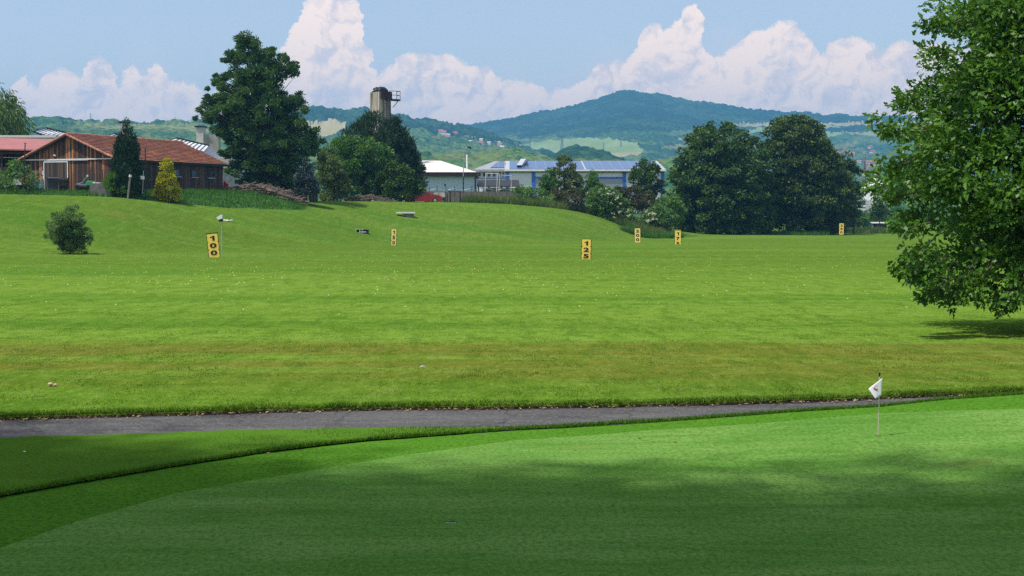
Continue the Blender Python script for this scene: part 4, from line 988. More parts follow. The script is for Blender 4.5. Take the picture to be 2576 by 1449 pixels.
# ------------------------------------------------------------------ the concrete tower
def make_tower():
    d = 232.0; s = d / FPX
    z0 = 4.4; base = Vector((P(957, 400, d).x, d, z0))
    th = fwd_rot(957, 0.90)                             # corner on, narrow face left, stair face right
    root = thing("concrete_tower", base, "weathered concrete tower with a rusty railed platform at its top", "tower", th)
    # local: -X face is lit (left in the picture), -Y face is dark (right in the picture)
    h = CAMZ + (HOR - 234) * s - z0
    a = 0.62
    wl = 23 * s / math.sin(a); wr = 29 * s / math.cos(a)
    root.rotation_euler = (0, 0, fwd_rot(957, a))
    MB().box(-wr / 2, wr / 2, -wl / 2, wl / 2, -.5, h).build("shaft", M_STAIN, root)
    c = MB()
    for yy in (-.45, .45): c.tube([(-.75, yy, h + .02), (-.62, yy, h + .30), (-.3, yy, h + .42), (.3, yy, h + .42), (.6, yy, h + .25), (.72, yy, h + .02)], 0.36, 8)
    c.build("roof_vent", M_DKMET, root, True)
    p = MB().box(wr / 2 - .9, wr / 2 + 1.1, -wl / 2 - .9, -wl / 2, h - 1.25, h - 1.0)
    p.build("platform", M_FASC, root)
    rl = MB()
    for (x, y) in ((wr / 2 - .85, -wl / 2 - .85), (wr / 2 + 1.05, -wl / 2 - .85), (wr / 2 + 1.05, -wl / 2 - .05)):
        rl.tube([(x, y, h - 1.0), (x, y, h + .12)], 0.045, 5)
    for zz in (h - .45, h + .12):
        rl.tube([(wr / 2 - .85, -wl / 2 - .85, zz), (wr / 2 + 1.05, -wl / 2 - .85, zz), (wr / 2 + 1.05, -wl / 2 - .05, zz)], 0.04, 5)
    rl.tube([(wr / 2 + 1.0, -wl / 2 - .5, h - 1.2), (wr / 2, -wl / 2 - .5, h - 2.2)], 0.05, 5)
    rl.build("railing", M_FASC, root)
    MB().box(-wr / 2 + .25, wr / 2 + .05, -wl / 2 - .30, -wl / 2, h - 1.0, h + .05).build("hatch_panel", M_FASC, root)
    ld = MB()
    for x in (-.35, .15): ld.tube([(x, -wl / 2 - .25, -.3), (x, -wl / 2 - .25, h - .6)], 0.06, 5)
    for i in range(44): ld.tube([(-.35, -wl / 2 - .25, .2 + i * .33), (.15, -wl / 2 - .25, .2 + i * .33)], 0.03, 4)
    ld.build("ladder", M_DKMET, root)
    MB().box(wr / 2 - .18, wr / 2 + .02, -wl / 2 - .04, -wl / 2 + .3, -.4, h - 1.3).build("drain_pipe", M_DKMET, root)
make_tower()

# ------------------------------------------------------------------ white warehouse with hipped cream roof
def make_warehouse():
    d = 228.0; s = d / FPX; z0 = 4.3
    base = Vector((P(1197, 470, d).x, d, z0))
    root = thing("warehouse", base, "pale blue-grey warehouse with a cream hipped roof beside the pines", "warehouse")
    def lz(py): return CAMZ + (HOR - py) * s - z0
    x0 = (960 - 1197) * s
    MB().box(x0, -.1, 0, 14, -.8, lz(444)).build("wall", M_BLUEW, root)
    MB().box(x0 - .4, .12, -.55, 14.5, lz(444), lz(434)).build("fascia", M_FASC, root)
    zr = lz(400)
    MB().add([(x0 - .45, -.6, lz(434) + .02), (.2, -.6, lz(434) + .02), (.2, 14.6, lz(434) + .02), (x0 - .45, 14.6, lz(434) + .02), (-5.3, 7, zr), (x0 + 1, 7, zr)], [(0, 1, 4, 5), (1, 2, 4), (2, 3, 5, 4), (3, 0, 5), (3, 2, 1, 0)]).build("roof", M_CREAM, root)
    MB().box(-.16, .02, -.08, .1, -.8, lz(445)).build("corner_trim", M_DKMET, root)
make_warehouse()
# ------------------------------------------------------------------ blue roofed hall
def make_hall():
    d = 285.0; s = d / FPX; z0 = 4.3
    base = Vector((P(1276, 470, d).x, d, z0))
    root = thing("industrial_hall", base, "long white hall with blue pillars and a roof covered in solar panels", "hall")
    def lx(px): return (px - 1276) * s
    def lz(py, dd=0): return CAMZ + (HOR - py) * (d + dd) / FPX - z0
    e = lz(431); xr = lx(1668); RD = 17.0; rz_ = lz(405.5, RD)
    MB().box(0, xr, 0, 34, -.8, e).build("wall", M_HALLW, root)
    MB().add([(xr, 0, e), (xr, RD, rz_ - .3), (xr, 34, e), (xr - .3, 0, e), (xr - .3, RD, rz_ - .3), (xr - .3, 34, e)], [(0, 2, 1), (3, 4, 5), (0, 1, 4, 3), (1, 2, 5, 4)]).build("gable", M_BLUEW, root)
    r = MB().add([(-.4, -.5, e + .28), (xr + .4, -.5, e + .28), (xr + .4, RD, rz_), (-.4, RD, rz_), (-.4, 34.5, e + .28), (xr + .4, 34.5, e + .28)], [(0, 1, 2, 3), (3, 2, 5, 4)])
    rf = r.build("roof", M_GALV, root)
    x_b = lx(1472)
    for a_, b_ in ((0.4, x_b - .15), (x_b + .15, xr - .2)):
        f0, f1 = 0.03, 0.965
        def q(x, f): return (x, -.5 + (RD + .5) * f, e + .28 + (rz_ - e - .28) * f + .09)
        MB().add([q(a_, f0), q(b_, f0), q(b_, f1), q(a_, f1), *[(p[0], p[1], p[2] - .05) for p in (q(a_, f0), q(b_, f0), q(b_, f1), q(a_, f1))]], [(0, 1, 2, 3), (0, 4, 5, 1), (1, 5, 6, 2), (2, 6, 7, 3), (3, 7, 4, 0)]).build("solar_panel", M_SOLAR, rf)
    MB().box(-.5, xr + .45, -.62, -.45, e - .02, e + .30).build("eave_gutter", M_WHITE, root)
    MB().box(-.3, xr + .2, -.44, -.02, e - .20, e - .02).build("soffit", M_DKMET, root)
    for px in (1276, 1342, 1492, 1570, 1666):
        MB().box(lx(px) - .30, lx(px) + .30, -.14, .02, -.8, e - .22).build("pillar", M_BLUE, root)
    MB().box(xr, xr + .1, 12, 12.6, -.8, e).build("pillar", M_BLUE, root)
    for a_, b_, t in ((1346, 1392, 449), (1498, 1567, 450)):
        dr_ = MB().box(lx(a_), lx(b_), -.06, .0, -.8, lz(t)).build("roller_door", M_SHUT, root)
        MB().box(lx(a_) - .1, lx(b_) + .1, -.11, -.0, lz(t), lz(t) + .32).build("lintel", M_BLUE, dr_)
    # lower wing on the left
    wx0 = lx(1196); we = lz(428); 
    MB().box(wx0, -.32, 1.5, 26, -.8, we).build("wing_wall", M_HALLW, root)
    wr = MB().add([(wx0 - .5, .9, we + .1), (-.42, .9, we + .1), (-.42, 13, lz(406, 13)), (wx0 + 3.2, 13, lz(406, 13)), (-.42, 26.5, we + .1), (wx0 - .5, 26.5, we + .1)], [(0, 1, 2, 3), (3, 2, 4, 5), (0, 3, 5)]).build("wing_roof", M_GREYM, root)
    def q2(x, f): return (x + (1 - f) * 0 , .9 + 12.1 * f, we + .1 + (lz(406, 13) - we - .1) * f + .09)
    MB().add([q2(wx0 + 2.6, .18), q2(-.6, .18), q2(-.6, .96), q2(wx0 + 4.0, .96)], [(0, 1, 2, 3)]).add([(p[0], p[1], p[2] - .05) for p in (q2(wx0 + 2.6, .18), q2(-.6, .18), q2(-.6, .96), q2(wx0 + 4.0, .96))], [(3, 2, 1, 0)]).build("solar_panel", M_SOLAR, wr)
    MB().box(wx0 - .5, -.42, .74, .88, we - .25, we + .12).build("wing_gutter", M_GREYM, root)
    for px in (1206, 1217.5, 1230, 1243, 1257, 1266):
        wdt = 9.0 * s if px != 1266 else 6 * s
        o = MB().box(lx(px) - wdt / 2, lx(px) + wdt / 2, 1.38, 1.5, lz(444.5), lz(433.5)).build("window", M_WHITE, root)
        MB().box(lx(px) - wdt / 2 + .08, lx(px) + wdt / 2 - .08, 1.355, 1.378, lz(443.8), lz(434.2)).build("pane", M_GLASS, o)
    MB().box(wx0, -.34, 1.36, 1.49, lz(449), lz(447.4)).build("sill_band", M_BLUE, root)
    MB().box(lx(1255), lx(1258), 1.30, 1.35, -.5, lz(428)).build("pillar", M_BLUE, root)
    # ventilation duct over the joint of the two roofs
    dz = lz(416, 4)
    MB().add([(lx(1300), 3.0, lz(416, 3)), (lx(1313), 3.0, lz(416, 3)), (lx(1324), 8, lz(400, 8)), (lx(1311), 8, lz(400, 8)), (lx(1300), 6.5, lz(418, 6.5)), (lx(1313), 6.5, lz(418, 6.5)), (lx(1334), 9.6, lz(401, 9.6)), (lx(1328), 12.5, lz(410, 12.5)), (lx(1316), 12.5, lz(410, 12.5))], [(0, 1, 2, 3), (1, 5, 7, 6, 2), (3, 2, 6, 8), (0, 3, 8, 4), (6, 7, 8)]).build("duct", M_GALV, root)
make_hall()
simple("stack_pipe", "slim white exhaust pipe between the warehouse and the blue roofed hall", "pipe", Vector((P(1175, 430, 236).x, 236, 4.3)), M_WHITE, lambda m: m.lathe([(.13, -.5), (.13, 7.3), (.15, 7.32), (.15, 7.45), (.10, 7.46)], n=10), smooth=False)
def make_lamp():
    d = 222; s = d / FPX; base = gp(1166, d, 0.05)
    root = thing("street_lamp", base, "dark street lamp with a curved arm rising behind the white warehouse", "street lamp")
    h = CAMZ + (HOR - 371) * s - base.z
    MB().tube([(0, 0, -.3), (0, 0, h - 4)], 0.085, 8).build("post", M_DKMET, root)
    MB().tube([(0, 0, h - 4), (0.03, 0, h - 1.3), (.12, 0, h - .5), (.32, 0, h - .12), (.6, 0, h)], [.06, .05, .045, .04, .04], 7).build("arm", M_GREYM, root)
    hd = MB().tube([(.5, 0, h + .02), (.75, 0, h + .02), (1.0, 0, h - .12), (1.06, 0, h - .25)], [.09, .17, .15, .05], 8).build("lamp_head", M_DKMET, root)
    MB().tube([(.68, 0, h - .12), (.95, 0, h - .26)], [.10, .09], 8).build("lamp_glass", M_WHITE, hd)
make_lamp()
def make_canopy():
    d = 240; s = d / FPX
    base = gp(1198, d, 0.0); 
    root = thing("lean_to", base, "low open lean-to with a black roof before the blue roofed hall", "shelter")
    def lx(px): return (px - 1198) * s
    def lz(py): return CAMZ + (HOR - py) * s - base.z
    MB().add([(0, 0, lz(468)), (lx(1308), 0, lz(468)), (lx(1305), 4.5, lz(455) + .25), (0, 4.5, lz(455) + .25), (0, 0, lz(468) - .12), (lx(1308), 0, lz(468) - .12), (lx(1305), 4.5, lz(455) + .1), (0, 4.5, lz(455) + .1)], [(0, 1, 2, 3), (0, 4, 5, 1), (1, 5, 6, 2), (2, 6, 7, 3), (3, 7, 4, 0), (7, 6, 5, 4)]).build("roof", M_BLACK, root)
    for px in (1204, 1230, 1262, 1304):
        MB().box(lx(px) - .1, lx(px) + .1, .1, .3, -.4, lz(469)).build("post", M_DKWOOD, root)
    MB().box(lx(1215), lx(1300), 4.0, 4.2, -.4, lz(472)).build("back_wall", M_CONCL, root)
make_canopy()
def make_scaffold():
    d = 218; s = d / FPX; base = gp(1253, d, 0.0)
    root = thing("scaffold_frame", base, "thin pale scaffold frame standing in the tall grass", "scaffold")
    def lx(px): return (px - 1253) * s
    def lz(py): return CAMZ + (HOR - py) * s - base.z
    for px, t in ((1221, 436), (1250, 438), (1256, 438), (1286, 440)):
        MB().tube([(lx(px) - .15, 0, -.3), (lx(px) + .1, 0, lz(t))], 0.06, 5).build("post", M_CONCL, root)
    for a_, b_, t in ((1221, 1256, 436.5), (1250, 1287, 441), (1219, 1286, 483)):
        MB().tube([(lx(a_), 0.02, lz(t)), (lx(b_), .02, lz(t + 1))], 0.05, 5).build("rail", M_CONCL, root)
make_scaffold()
# ------------------------------------------------------------------ yard of the barn
def at(px, py, d, base=None):
    """frame helper: returns base point on the ground and functions picture->local"""
    s = d / FPX; b = base or gp(px, d, 0.03)
    return b, (lambda q: (q - px) * s), (lambda q: CAMZ + (HOR - q) * s - b.z), s
def net_pole(px0, top, px1, bot, d, label):
    b, lx, lz, s = at(px1, bot, d)
    root = thing("net_pole", b, label, "pole", 0, "poles of the old ball net")
    MB().tube([(0, 0, -.3), (lx(px0), 0, lz(top))], [.07, .045], 6).build("post", M_DKMET, root)
    MB().tube([(lx(px0) - .12, 0, lz(top) - .05), (lx(px0) + .12, 0, lz(top) - .05)], .03, 5).build("crossbar", M_DKMET, root)
net_pole(68, 360, 62, 482, 140.5, "dark leaning net pole in front of the red shed roof")
net_pole(369, 373, 369, 480, 143.5, "dark upright net pole between the dark thuja and the golden conifer")
simple("notice_plate", "small white plate hanging beside the upright net pole", "plate", P(358, 447, 143.2), M_WHITE, lambda m: m.box(-.19, .19, -.02, .02, -.16, .16).tube([(0, .03, -1.4), (0.1, .03, .6)], .02, 5), 0.1)
def leaning_post():
    b, lx, lz, s = at(323, 489, 141.8)
    root = thing("leaning_post", b, "leaning grey wooden post with a white cap in front of the thuja", "post")
    MB().tube([(0, 0, -.2), (lx(330.5), 0, lz(445))], [.10, .085], 7).build("shaft", M_GRWOOD, root)
    MB().tube([(lx(330.3), 0, lz(446)), (lx(331.2), 0, lz(440))], .125, 8).build("cap", M_WHITE, root)
leaning_post()
def trough():
    b, lx, lz, s = at(256, 480, 143.0)
    root = thing("concrete_trough", b, "grey concrete trough heaped with pale stones before the barn", "trough")
    x0, x1, h = lx(229), lx(284), lz(461)
    MB().box(x0, x1, 0, .1, -.2, h).box(x0, x1, .9, 1.0, -.2, h).box(x0, x0 + .1, .1, .9, -.2, h).box(x1 - .1, x1, .1, .9, -.2, h).box(x0 + .1, x1 - .1, .1, .9, -.2, .2).build("basin", M_CONCD, root)
    g = np.random.default_rng(9); m = MB()
    for i in range(26):
        x = x0 + .15 + (x1 - x0 - .3) * g.random(); r = .09 + .1 * g.random()
        m.lathe([(r * .5, 0), (r, r * .4), (r * .7, r), (r * .2, r * 1.2)], (x, .15 + .7 * g.random(), h - .12), 7)
    m.build("stone_fill", M_CONCL, root)
    MB().tube([(lx(259), .3, h - .1), (lx(259), .3, lz(430))], .03, 5).lathe([(.02, 0), (.07, .05), (.02, .12)], (lx(259), .3, lz(430)), 7).build("rod", M_DKMET, root)
trough()
def machine():
    b, lx, lz, s = at(215, 480, 144.5)
    root = thing("spraying_machine", b, "green garden machine with a grey roller and a long teal arm before the barn", "machine")
    MB().tube([(lx(200), 0, lz(470)), (lx(225), 0, lz(470))], .28, 12).build("roller", M_DKMET, root)
    MB().box(lx(221), lx(244), -.3, .5, lz(467), lz(457)).box(lx(224), lx(240), -.25, .4, lz(457), lz(455)).build("body", M_GRNP, root, bevel=0.05)
    MB().tube([(lx(196), 0, lz(480)), (lx(195), 0, lz(464)), (lx(210), 0, lz(460)), (lx(221), 0, lz(446)), (lx(224), 0, lz(441))], .055, 6).build("arm", M_TEAL, root)
    MB().tube([(lx(224), 0, lz(445)), (lx(223), 0, lz(440))], .08, 7).build("grip", M_WHITE, root)
    for px in (202, 240):
        w_ = MB().tube([(lx(px), -.42, lz(474)), (lx(px), -.30, lz(474))], .26, 14).build("wheel", M_RUBBER, root)
    MB().tube([(lx(231), .1, lz(455)), (lx(231), .1, lz(452))], .16, 10).build("filler_cap", M_BLACK, root)
machine()
def bin_(name, px0, px1, top, bot, d, label, m, tilt):
    b, lx, lz, s = at((px0 + px1) / 2, bot, d)
    root = thing(name, b, label, "bin", 0.2)
    x0, x1, h = lx(px0), lx(px1), lz(top)
    MB().add([(x0 + .06, -.5, 0), (x1 - .06, -.5, 0), (x1 - .06, .5, 0), (x0 + .06, .5, 0), (x0, -.6, h - tilt), (x1, -.6, h - tilt * 1.6), (x1, .6, h), (x0, .6, h)], [(3, 2, 1, 0), (0, 1, 5, 4), (1, 2, 6, 5), (2, 3, 7, 6), (3, 0, 4, 7), (4, 5, 6, 7)]).build("body", m, root)
    MB().box(x0 - .03, x1 + .03, -.64, -.6, h - tilt - .12, h - tilt + .02).build("rim", M_BLACK, root)
    MB().box(x0 + .1, x1 - .1, -.595, -.57, h - tilt - .55, h - tilt - .2).build("front_flap", M_DKMET, root)
    for x in (x0 + .15, x1 - .15): MB().tube([(x, -.45, .05), (x, -.35, .05)], .09, 8).build("wheel", M_RUBBER, root)
bin_("wheeled_bin", 124, 149, 446, 480, 145.0, "blue-grey wheeled bin before the barn's sliding door", mat("blue_grey_plastic", (0.075, 0.085, 0.105), 0.5), .12)
bin_("wheeled_bin", 152, 174, 447, 480, 144.6, "black wheeled bin at the right jamb of the sliding door", M_BLACK, .2)
def tiller():
    b, lx, lz, s = at(63, 478, 140.8)
    root = thing("garden_tiller", b, "orange-red garden tiller half hidden in the tangled bush", "machine")
    MB().box(lx(59), lx(68), -.2, .3, lz(474), lz(464)).build("engine", M_RED, root, bevel=.04)
    MB().lathe([(.16, 0), (.2, .12), (.14, .34), (.04, .4)], (lx(62), 0, lz(458)), 9).build("tank", M_ORNG, root)
    MB().tube([(lx(62), 0, lz(462)), (lx(61), 0, lz(450)), (lx(64), 0, lz(446))], .04, 5).build("handlebar", M_ORNG, root)
    for x in (59, 67): MB().tube([(lx(x), -.3, lz(474)), (lx(x), -.18, lz(474))], .2, 10).build("wheel", M_RUBBER, root)
tiller()
simple("white_canister", "white canister left of the orange-red tiller", "canister", P(45, 465, 140.6), M_WHITE, lambda m: m.prism([(-.34, 0), (.34, 0), (.36, .36), (.2, .46), (-.3, .46), (-.36, .36)], 1, -.2, .2).box(.05, .2, -.05, .05, .46, .54), 0.1)
def crate():
    b, lx, lz, s = at(97, 478, 143.5)
    root = thing("mesh_crate", b, "teal wire mesh crate full of scraps left of the sliding door", "crate")
    x0, x1, h = lx(83), lx(111), lz(454); m = MB(); m2 = MB()
    for i in range(9):
        x = x0 + (x1 - x0) * i / 8; m.box(x - .02, x + .02, -.02, .02, 0, h); m2.box(x - .02, x + .02, .7, .74, 0, h)
    for i in range(6):
        z = h * i / 5; m.box(x0, x1, -.035, -.02, z, z + .03); m2.box(x0, x1, .74, .755, z, z + .03)
    m.build("mesh_side", M_TEAL, root); m2.build("mesh_side", M_TEAL, root)
    g = np.random.default_rng(12); q = MB()
    for i in range(16):
        x = x0 + .2 + (x1 - x0 - .4) * g.random(); r = .08 + .1 * g.random(); q.lathe([(r, 0), (r * 1.1, r), (r * .3, r * 1.6)], (x, .1 + .5 * g.random(), .05 + .5 * h * g.random()), 6)
    q.build("scrap", M_TEAL, root)
    MB().tube([(lx(97), .3, 0), (lx(101), .3, lz(436))], .03, 5).build("broom_handle", M_GRWOOD, root)
crate()
def splitter():
    b, lx, lz, s = at(566, 482, 164)
    root = thing("log_splitter", b, "red log splitter with a tall dark rod at the left end of the log heap", "machine")
    MB().box(lx(562), lx(575), -.2, .3, .3, lz(462)).box(lx(565), lx(570), -.25, .25, lz(462), lz(457)).build("frame", M_RED, root)
    MB().tube([(lx(558), 0, -.1), (lx(557), 0, lz(446))], .10, 7).build("ram", M_BLACK, root)
    for x in (562, 572): MB().tube([(lx(x), -.3, .22), (lx(x), -.2, .22)], .22, 10).build("wheel", M_RUBBER, root)
splitter()
def heap(name, label, px0, px1, d0, d1, hmax, n, seed, ln=(.6, 2.4), r=(.03, .11), m=M_DEADW):
    g = np.random.default_rng(seed); mb = MB()
    for i in range(n):
        f = g.random(); px = px0 + (px1 - px0) * f; d = d0 + (d1 - d0) * g.random()
        prof = math.sin(PI * min(1, max(0, f)) ** 0.8) * hmax
        b = gp(px, d); z = b.z + prof * g.random() ** 0.7
        a = g.normal(0, .5) + (PI if g.random() < .5 else 0); tl = g.normal(0, .16); l = g.uniform(*ln) / 2
        v = Vector((math.cos(a) * math.cos(tl), math.sin(a) * math.cos(tl), math.sin(tl))) * l
        c = Vector((b.x, b.y, z + .05)); rr = g.uniform(*r)
        mb.tube([c - v, c + v * .1 + Vector((0, 0, g.normal(0, .05))), c + v], [rr, rr * .9, rr * .6], 6)
    o = mb.build(name, m); tag(o, label, "wood", kind="stuff")
heap("log_heap", "long heap of rough logs and branches under the poplar", 566, 760, 163, 169, 0.95, 420, 121)
heap("branch_heap", "low heap of dead branches in front of the maple", 872, 985, 186, 192, .75, 150, 122, (.5, 2.2), (.02, .07))
def lean_board(name, px0, px1, top, bot, d, label, m, tilt):
    b, lx, lz, s = at((px0 + px1) / 2, bot, d)
    x0, x1, h = lx(px0), lx(px1), lz(top); mb = MB()
    nb = max(1, int((x1 - x0) / .26)); w_ = (x1 - x0) / nb
    for i in range(nb):
        mb.add([(x0 + i * w_ + .008 + (tilt if True else 0) * 0, 0, 0), (x0 + (i + 1) * w_ - .008, 0, 0), (x0 + (i + 1) * w_ - .008 - tilt, .5, h), (x0 + i * w_ + .008 - tilt, .5, h), (x0 + i * w_ + .008, .06, 0), (x0 + (i + 1) * w_ - .008, .06, 0), (x0 + (i + 1) * w_ - .008 - tilt, .56, h), (x0 + i * w_ + .008 - tilt, .56, h)], [(0, 1, 2, 3), (7, 6, 5, 4), (0, 4, 5, 1), (1, 5, 6, 2), (2, 6, 7, 3), (3, 7, 4, 0)])
    o = mb.build(name, m); o.location = b; return tag(o, label, "board")
lean_board("leaning_door", 779, 802, 478, 504, 171, "dark old plank door leaning under the blue spruce", M_DKWOOD, .22)
lean_board("leaning_board", 763, 770, 491, 503, 168, "short pale board leaning left of the old plank door", M_GRWOOD, .1)
simple("compost_bin", "grey plank compost bin under the dark pine beside the car", "bin", gp(1003, 196, .05), M_GRWOOD, lambda m: [m.box(-.42, .42, -.4 + i * 0, -.36, .02 + i * .21, .2 + i * .21) for i in range(4)] + [m.box(-.46, -.4, -.4, .4, 0, .9), m.box(.4, .46, -.4, .4, 0, .9), m.box(-.4, .4, .36, .4, 0, .9), m.box(-.3, .3, -.36, .3, .9, 1.15)])
# ------------------------------------------------------------------ red car, its nose out of the trees
def make_car():
    d = 199.0; b = gp(1066, d, 0.0)
    root = thing("red_car", b, "red car parked under the trees with only its bonnet showing", "car", 0.12)
    body = [(-2.2, .25), (2.05, .22), (2.18, .42), (2.12, .66), (1.9, .80), (1.25, .93), (.75, .98), (.1, 1.40), (-1.1, 1.45), (-1.9, 1.1), (-2.2, .8)]
    m = MB().prism(body, 1, -.84, .84); bo = m.build("body", M_RED, root, bevel=.07)
    MB().add([(.80, -.72, .98), (.80, .72, .98), (.16, .64, 1.385), (.16, -.64, 1.385)], [(0, 1, 2, 3)]).add([(.83, -.72, 1.0), (.83, .72, 1.0), (.19, .64, 1.405), (.19, -.64, 1.405)], [(0, 1, 2, 3)]).build("windscreen", M_GLASS, root)
    MB().prism([(.6, .98), (.12, 1.33), (-1.0, 1.37), (-1.6, 1.05)], 1, -.852, -.845).build("side_window", M_GLASS, root)
    for x in (1.35, -1.4):
        for y in (-.86, .70):
            w_ = MB().tube([(x, y, .31), (x, y + .17, .31)], .31, 18).build("wheel", M_RUBBER, root)
            MB().tube([(x, y - .012, .31), (x, y + .0, .31)], .19, 12).build("rim", M_GREYM, w_)
    for y in (-.78, .46): MB().box(1.93, 2.13, y, y + .32, .60, .74).build("headlight", M_WHITE, root, bevel=.04)
    MB().box(2.13, 2.2, -.4, .4, .34, .5).build("grille", M_BLACK, root)
make_car()
def bundle():
    b, lx, lz, s = at(1074, 497, 203)
    root = thing("covered_machine", b, "tall red and white covered machine behind the red car", "machine")
    MB().lathe([(.30, 0), (.34, .5), (.40, 1.0), (.36, 1.35), (.16, 1.55)], (0, 0, 0), 9).build("cover", M_RED, root, True)
    MB().lathe([(.16, .75), (.24, .95), (.22, 1.2), (.05, 1.3)], (-.22, -.22, 0), 8).build("white_panel", M_WHITE, root, True)
bundle()
def tank():
    b, lx, lz, s = at(1105, 505, 203)
    root = thing("tank_trailer", b, "white rounded tank on a dark trestle with a red tray right of the red car", "trailer")
    x0, x1 = lx(1092), lx(1119)
    MB().prism([(x0, lz(496)), (x1, lz(496)), (x1, lz(487)), (x1 - .2, lz(485)), (x0 + .2, lz(485)), (x0, lz(488))], 1, -.4, .5).build("tank", M_CONCL, root, bevel=.06)
    MB().box(-.05, -.02, -.42, -.40, lz(496), lz(485.5)).build("strap", M_DKMET, root)
    MB().box(x0, x1 + .05, -.45, .5, lz(498), lz(496.2)).build("frame", M_DKMET, root)
    MB().box(lx(1094), lx(1118), -.2, .3, lz(503.5), lz(499.5)).build("tray", M_RED, root)
    for x in (x0 + .05, lx(1108), x1): MB().box(x - .04, x + .04, -.42, -.34, -.1, lz(498)).build("leg", M_DKMET, root)
tank()
def trestle():
    b, lx, lz, s = at(1145, 505, 204)
    root = thing("timber_rack", b, "dark timber rack of two posts and a beam right of the white tank", "rack")
    for x in (1133, 1158): MB().box(lx(x) - .08, lx(x) + .08, -.08, .08, -.1, lz(483)).build("post", M_DKWOOD, root)
    MB().box(lx(1128), lx(1162), -.1, .1, lz(483), lz(481)).build("beam", M_DKWOOD, root)
    for i, x in enumerate((1118, 1122, 1126)): MB().box(lx(x) - .05, lx(x) + .05, -.3, -.2, -.1, lz(488)).build("slat", M_DKMET, root)
trestle()
def fence():
    b, lx, lz, s = at(1200, 490, 216)
    root = thing("yard_fence", b, "low dark wire fence with thin posts in front of the warehouse", "fence")
    for x in (1080, 1100, 1122, 1144, 1165, 1187, 1215, 1245, 1275, 1305, 1335):
        MB().tube([(lx(x), 0, -.3), (lx(x), 0, lz(468))], .035, 5).build("post", M_DKMET, root)
    m = MB().box(lx(1078), lx(1338), -.02, .0, -.2, lz(482)).build("board_panel", M_GRWOOD, root)
    MB().tube([(lx(x), .03, lz(477) + .1 * math.sin(x * .15)) for x in range(1078, 1340, 8)], .025, 4).build("wire", M_GREYM, root)
    MB().box(lx(1118), lx(1122), -.15, .1, lz(468), lz(463)).build("sensor_box", M_BLACK, root)
fence()
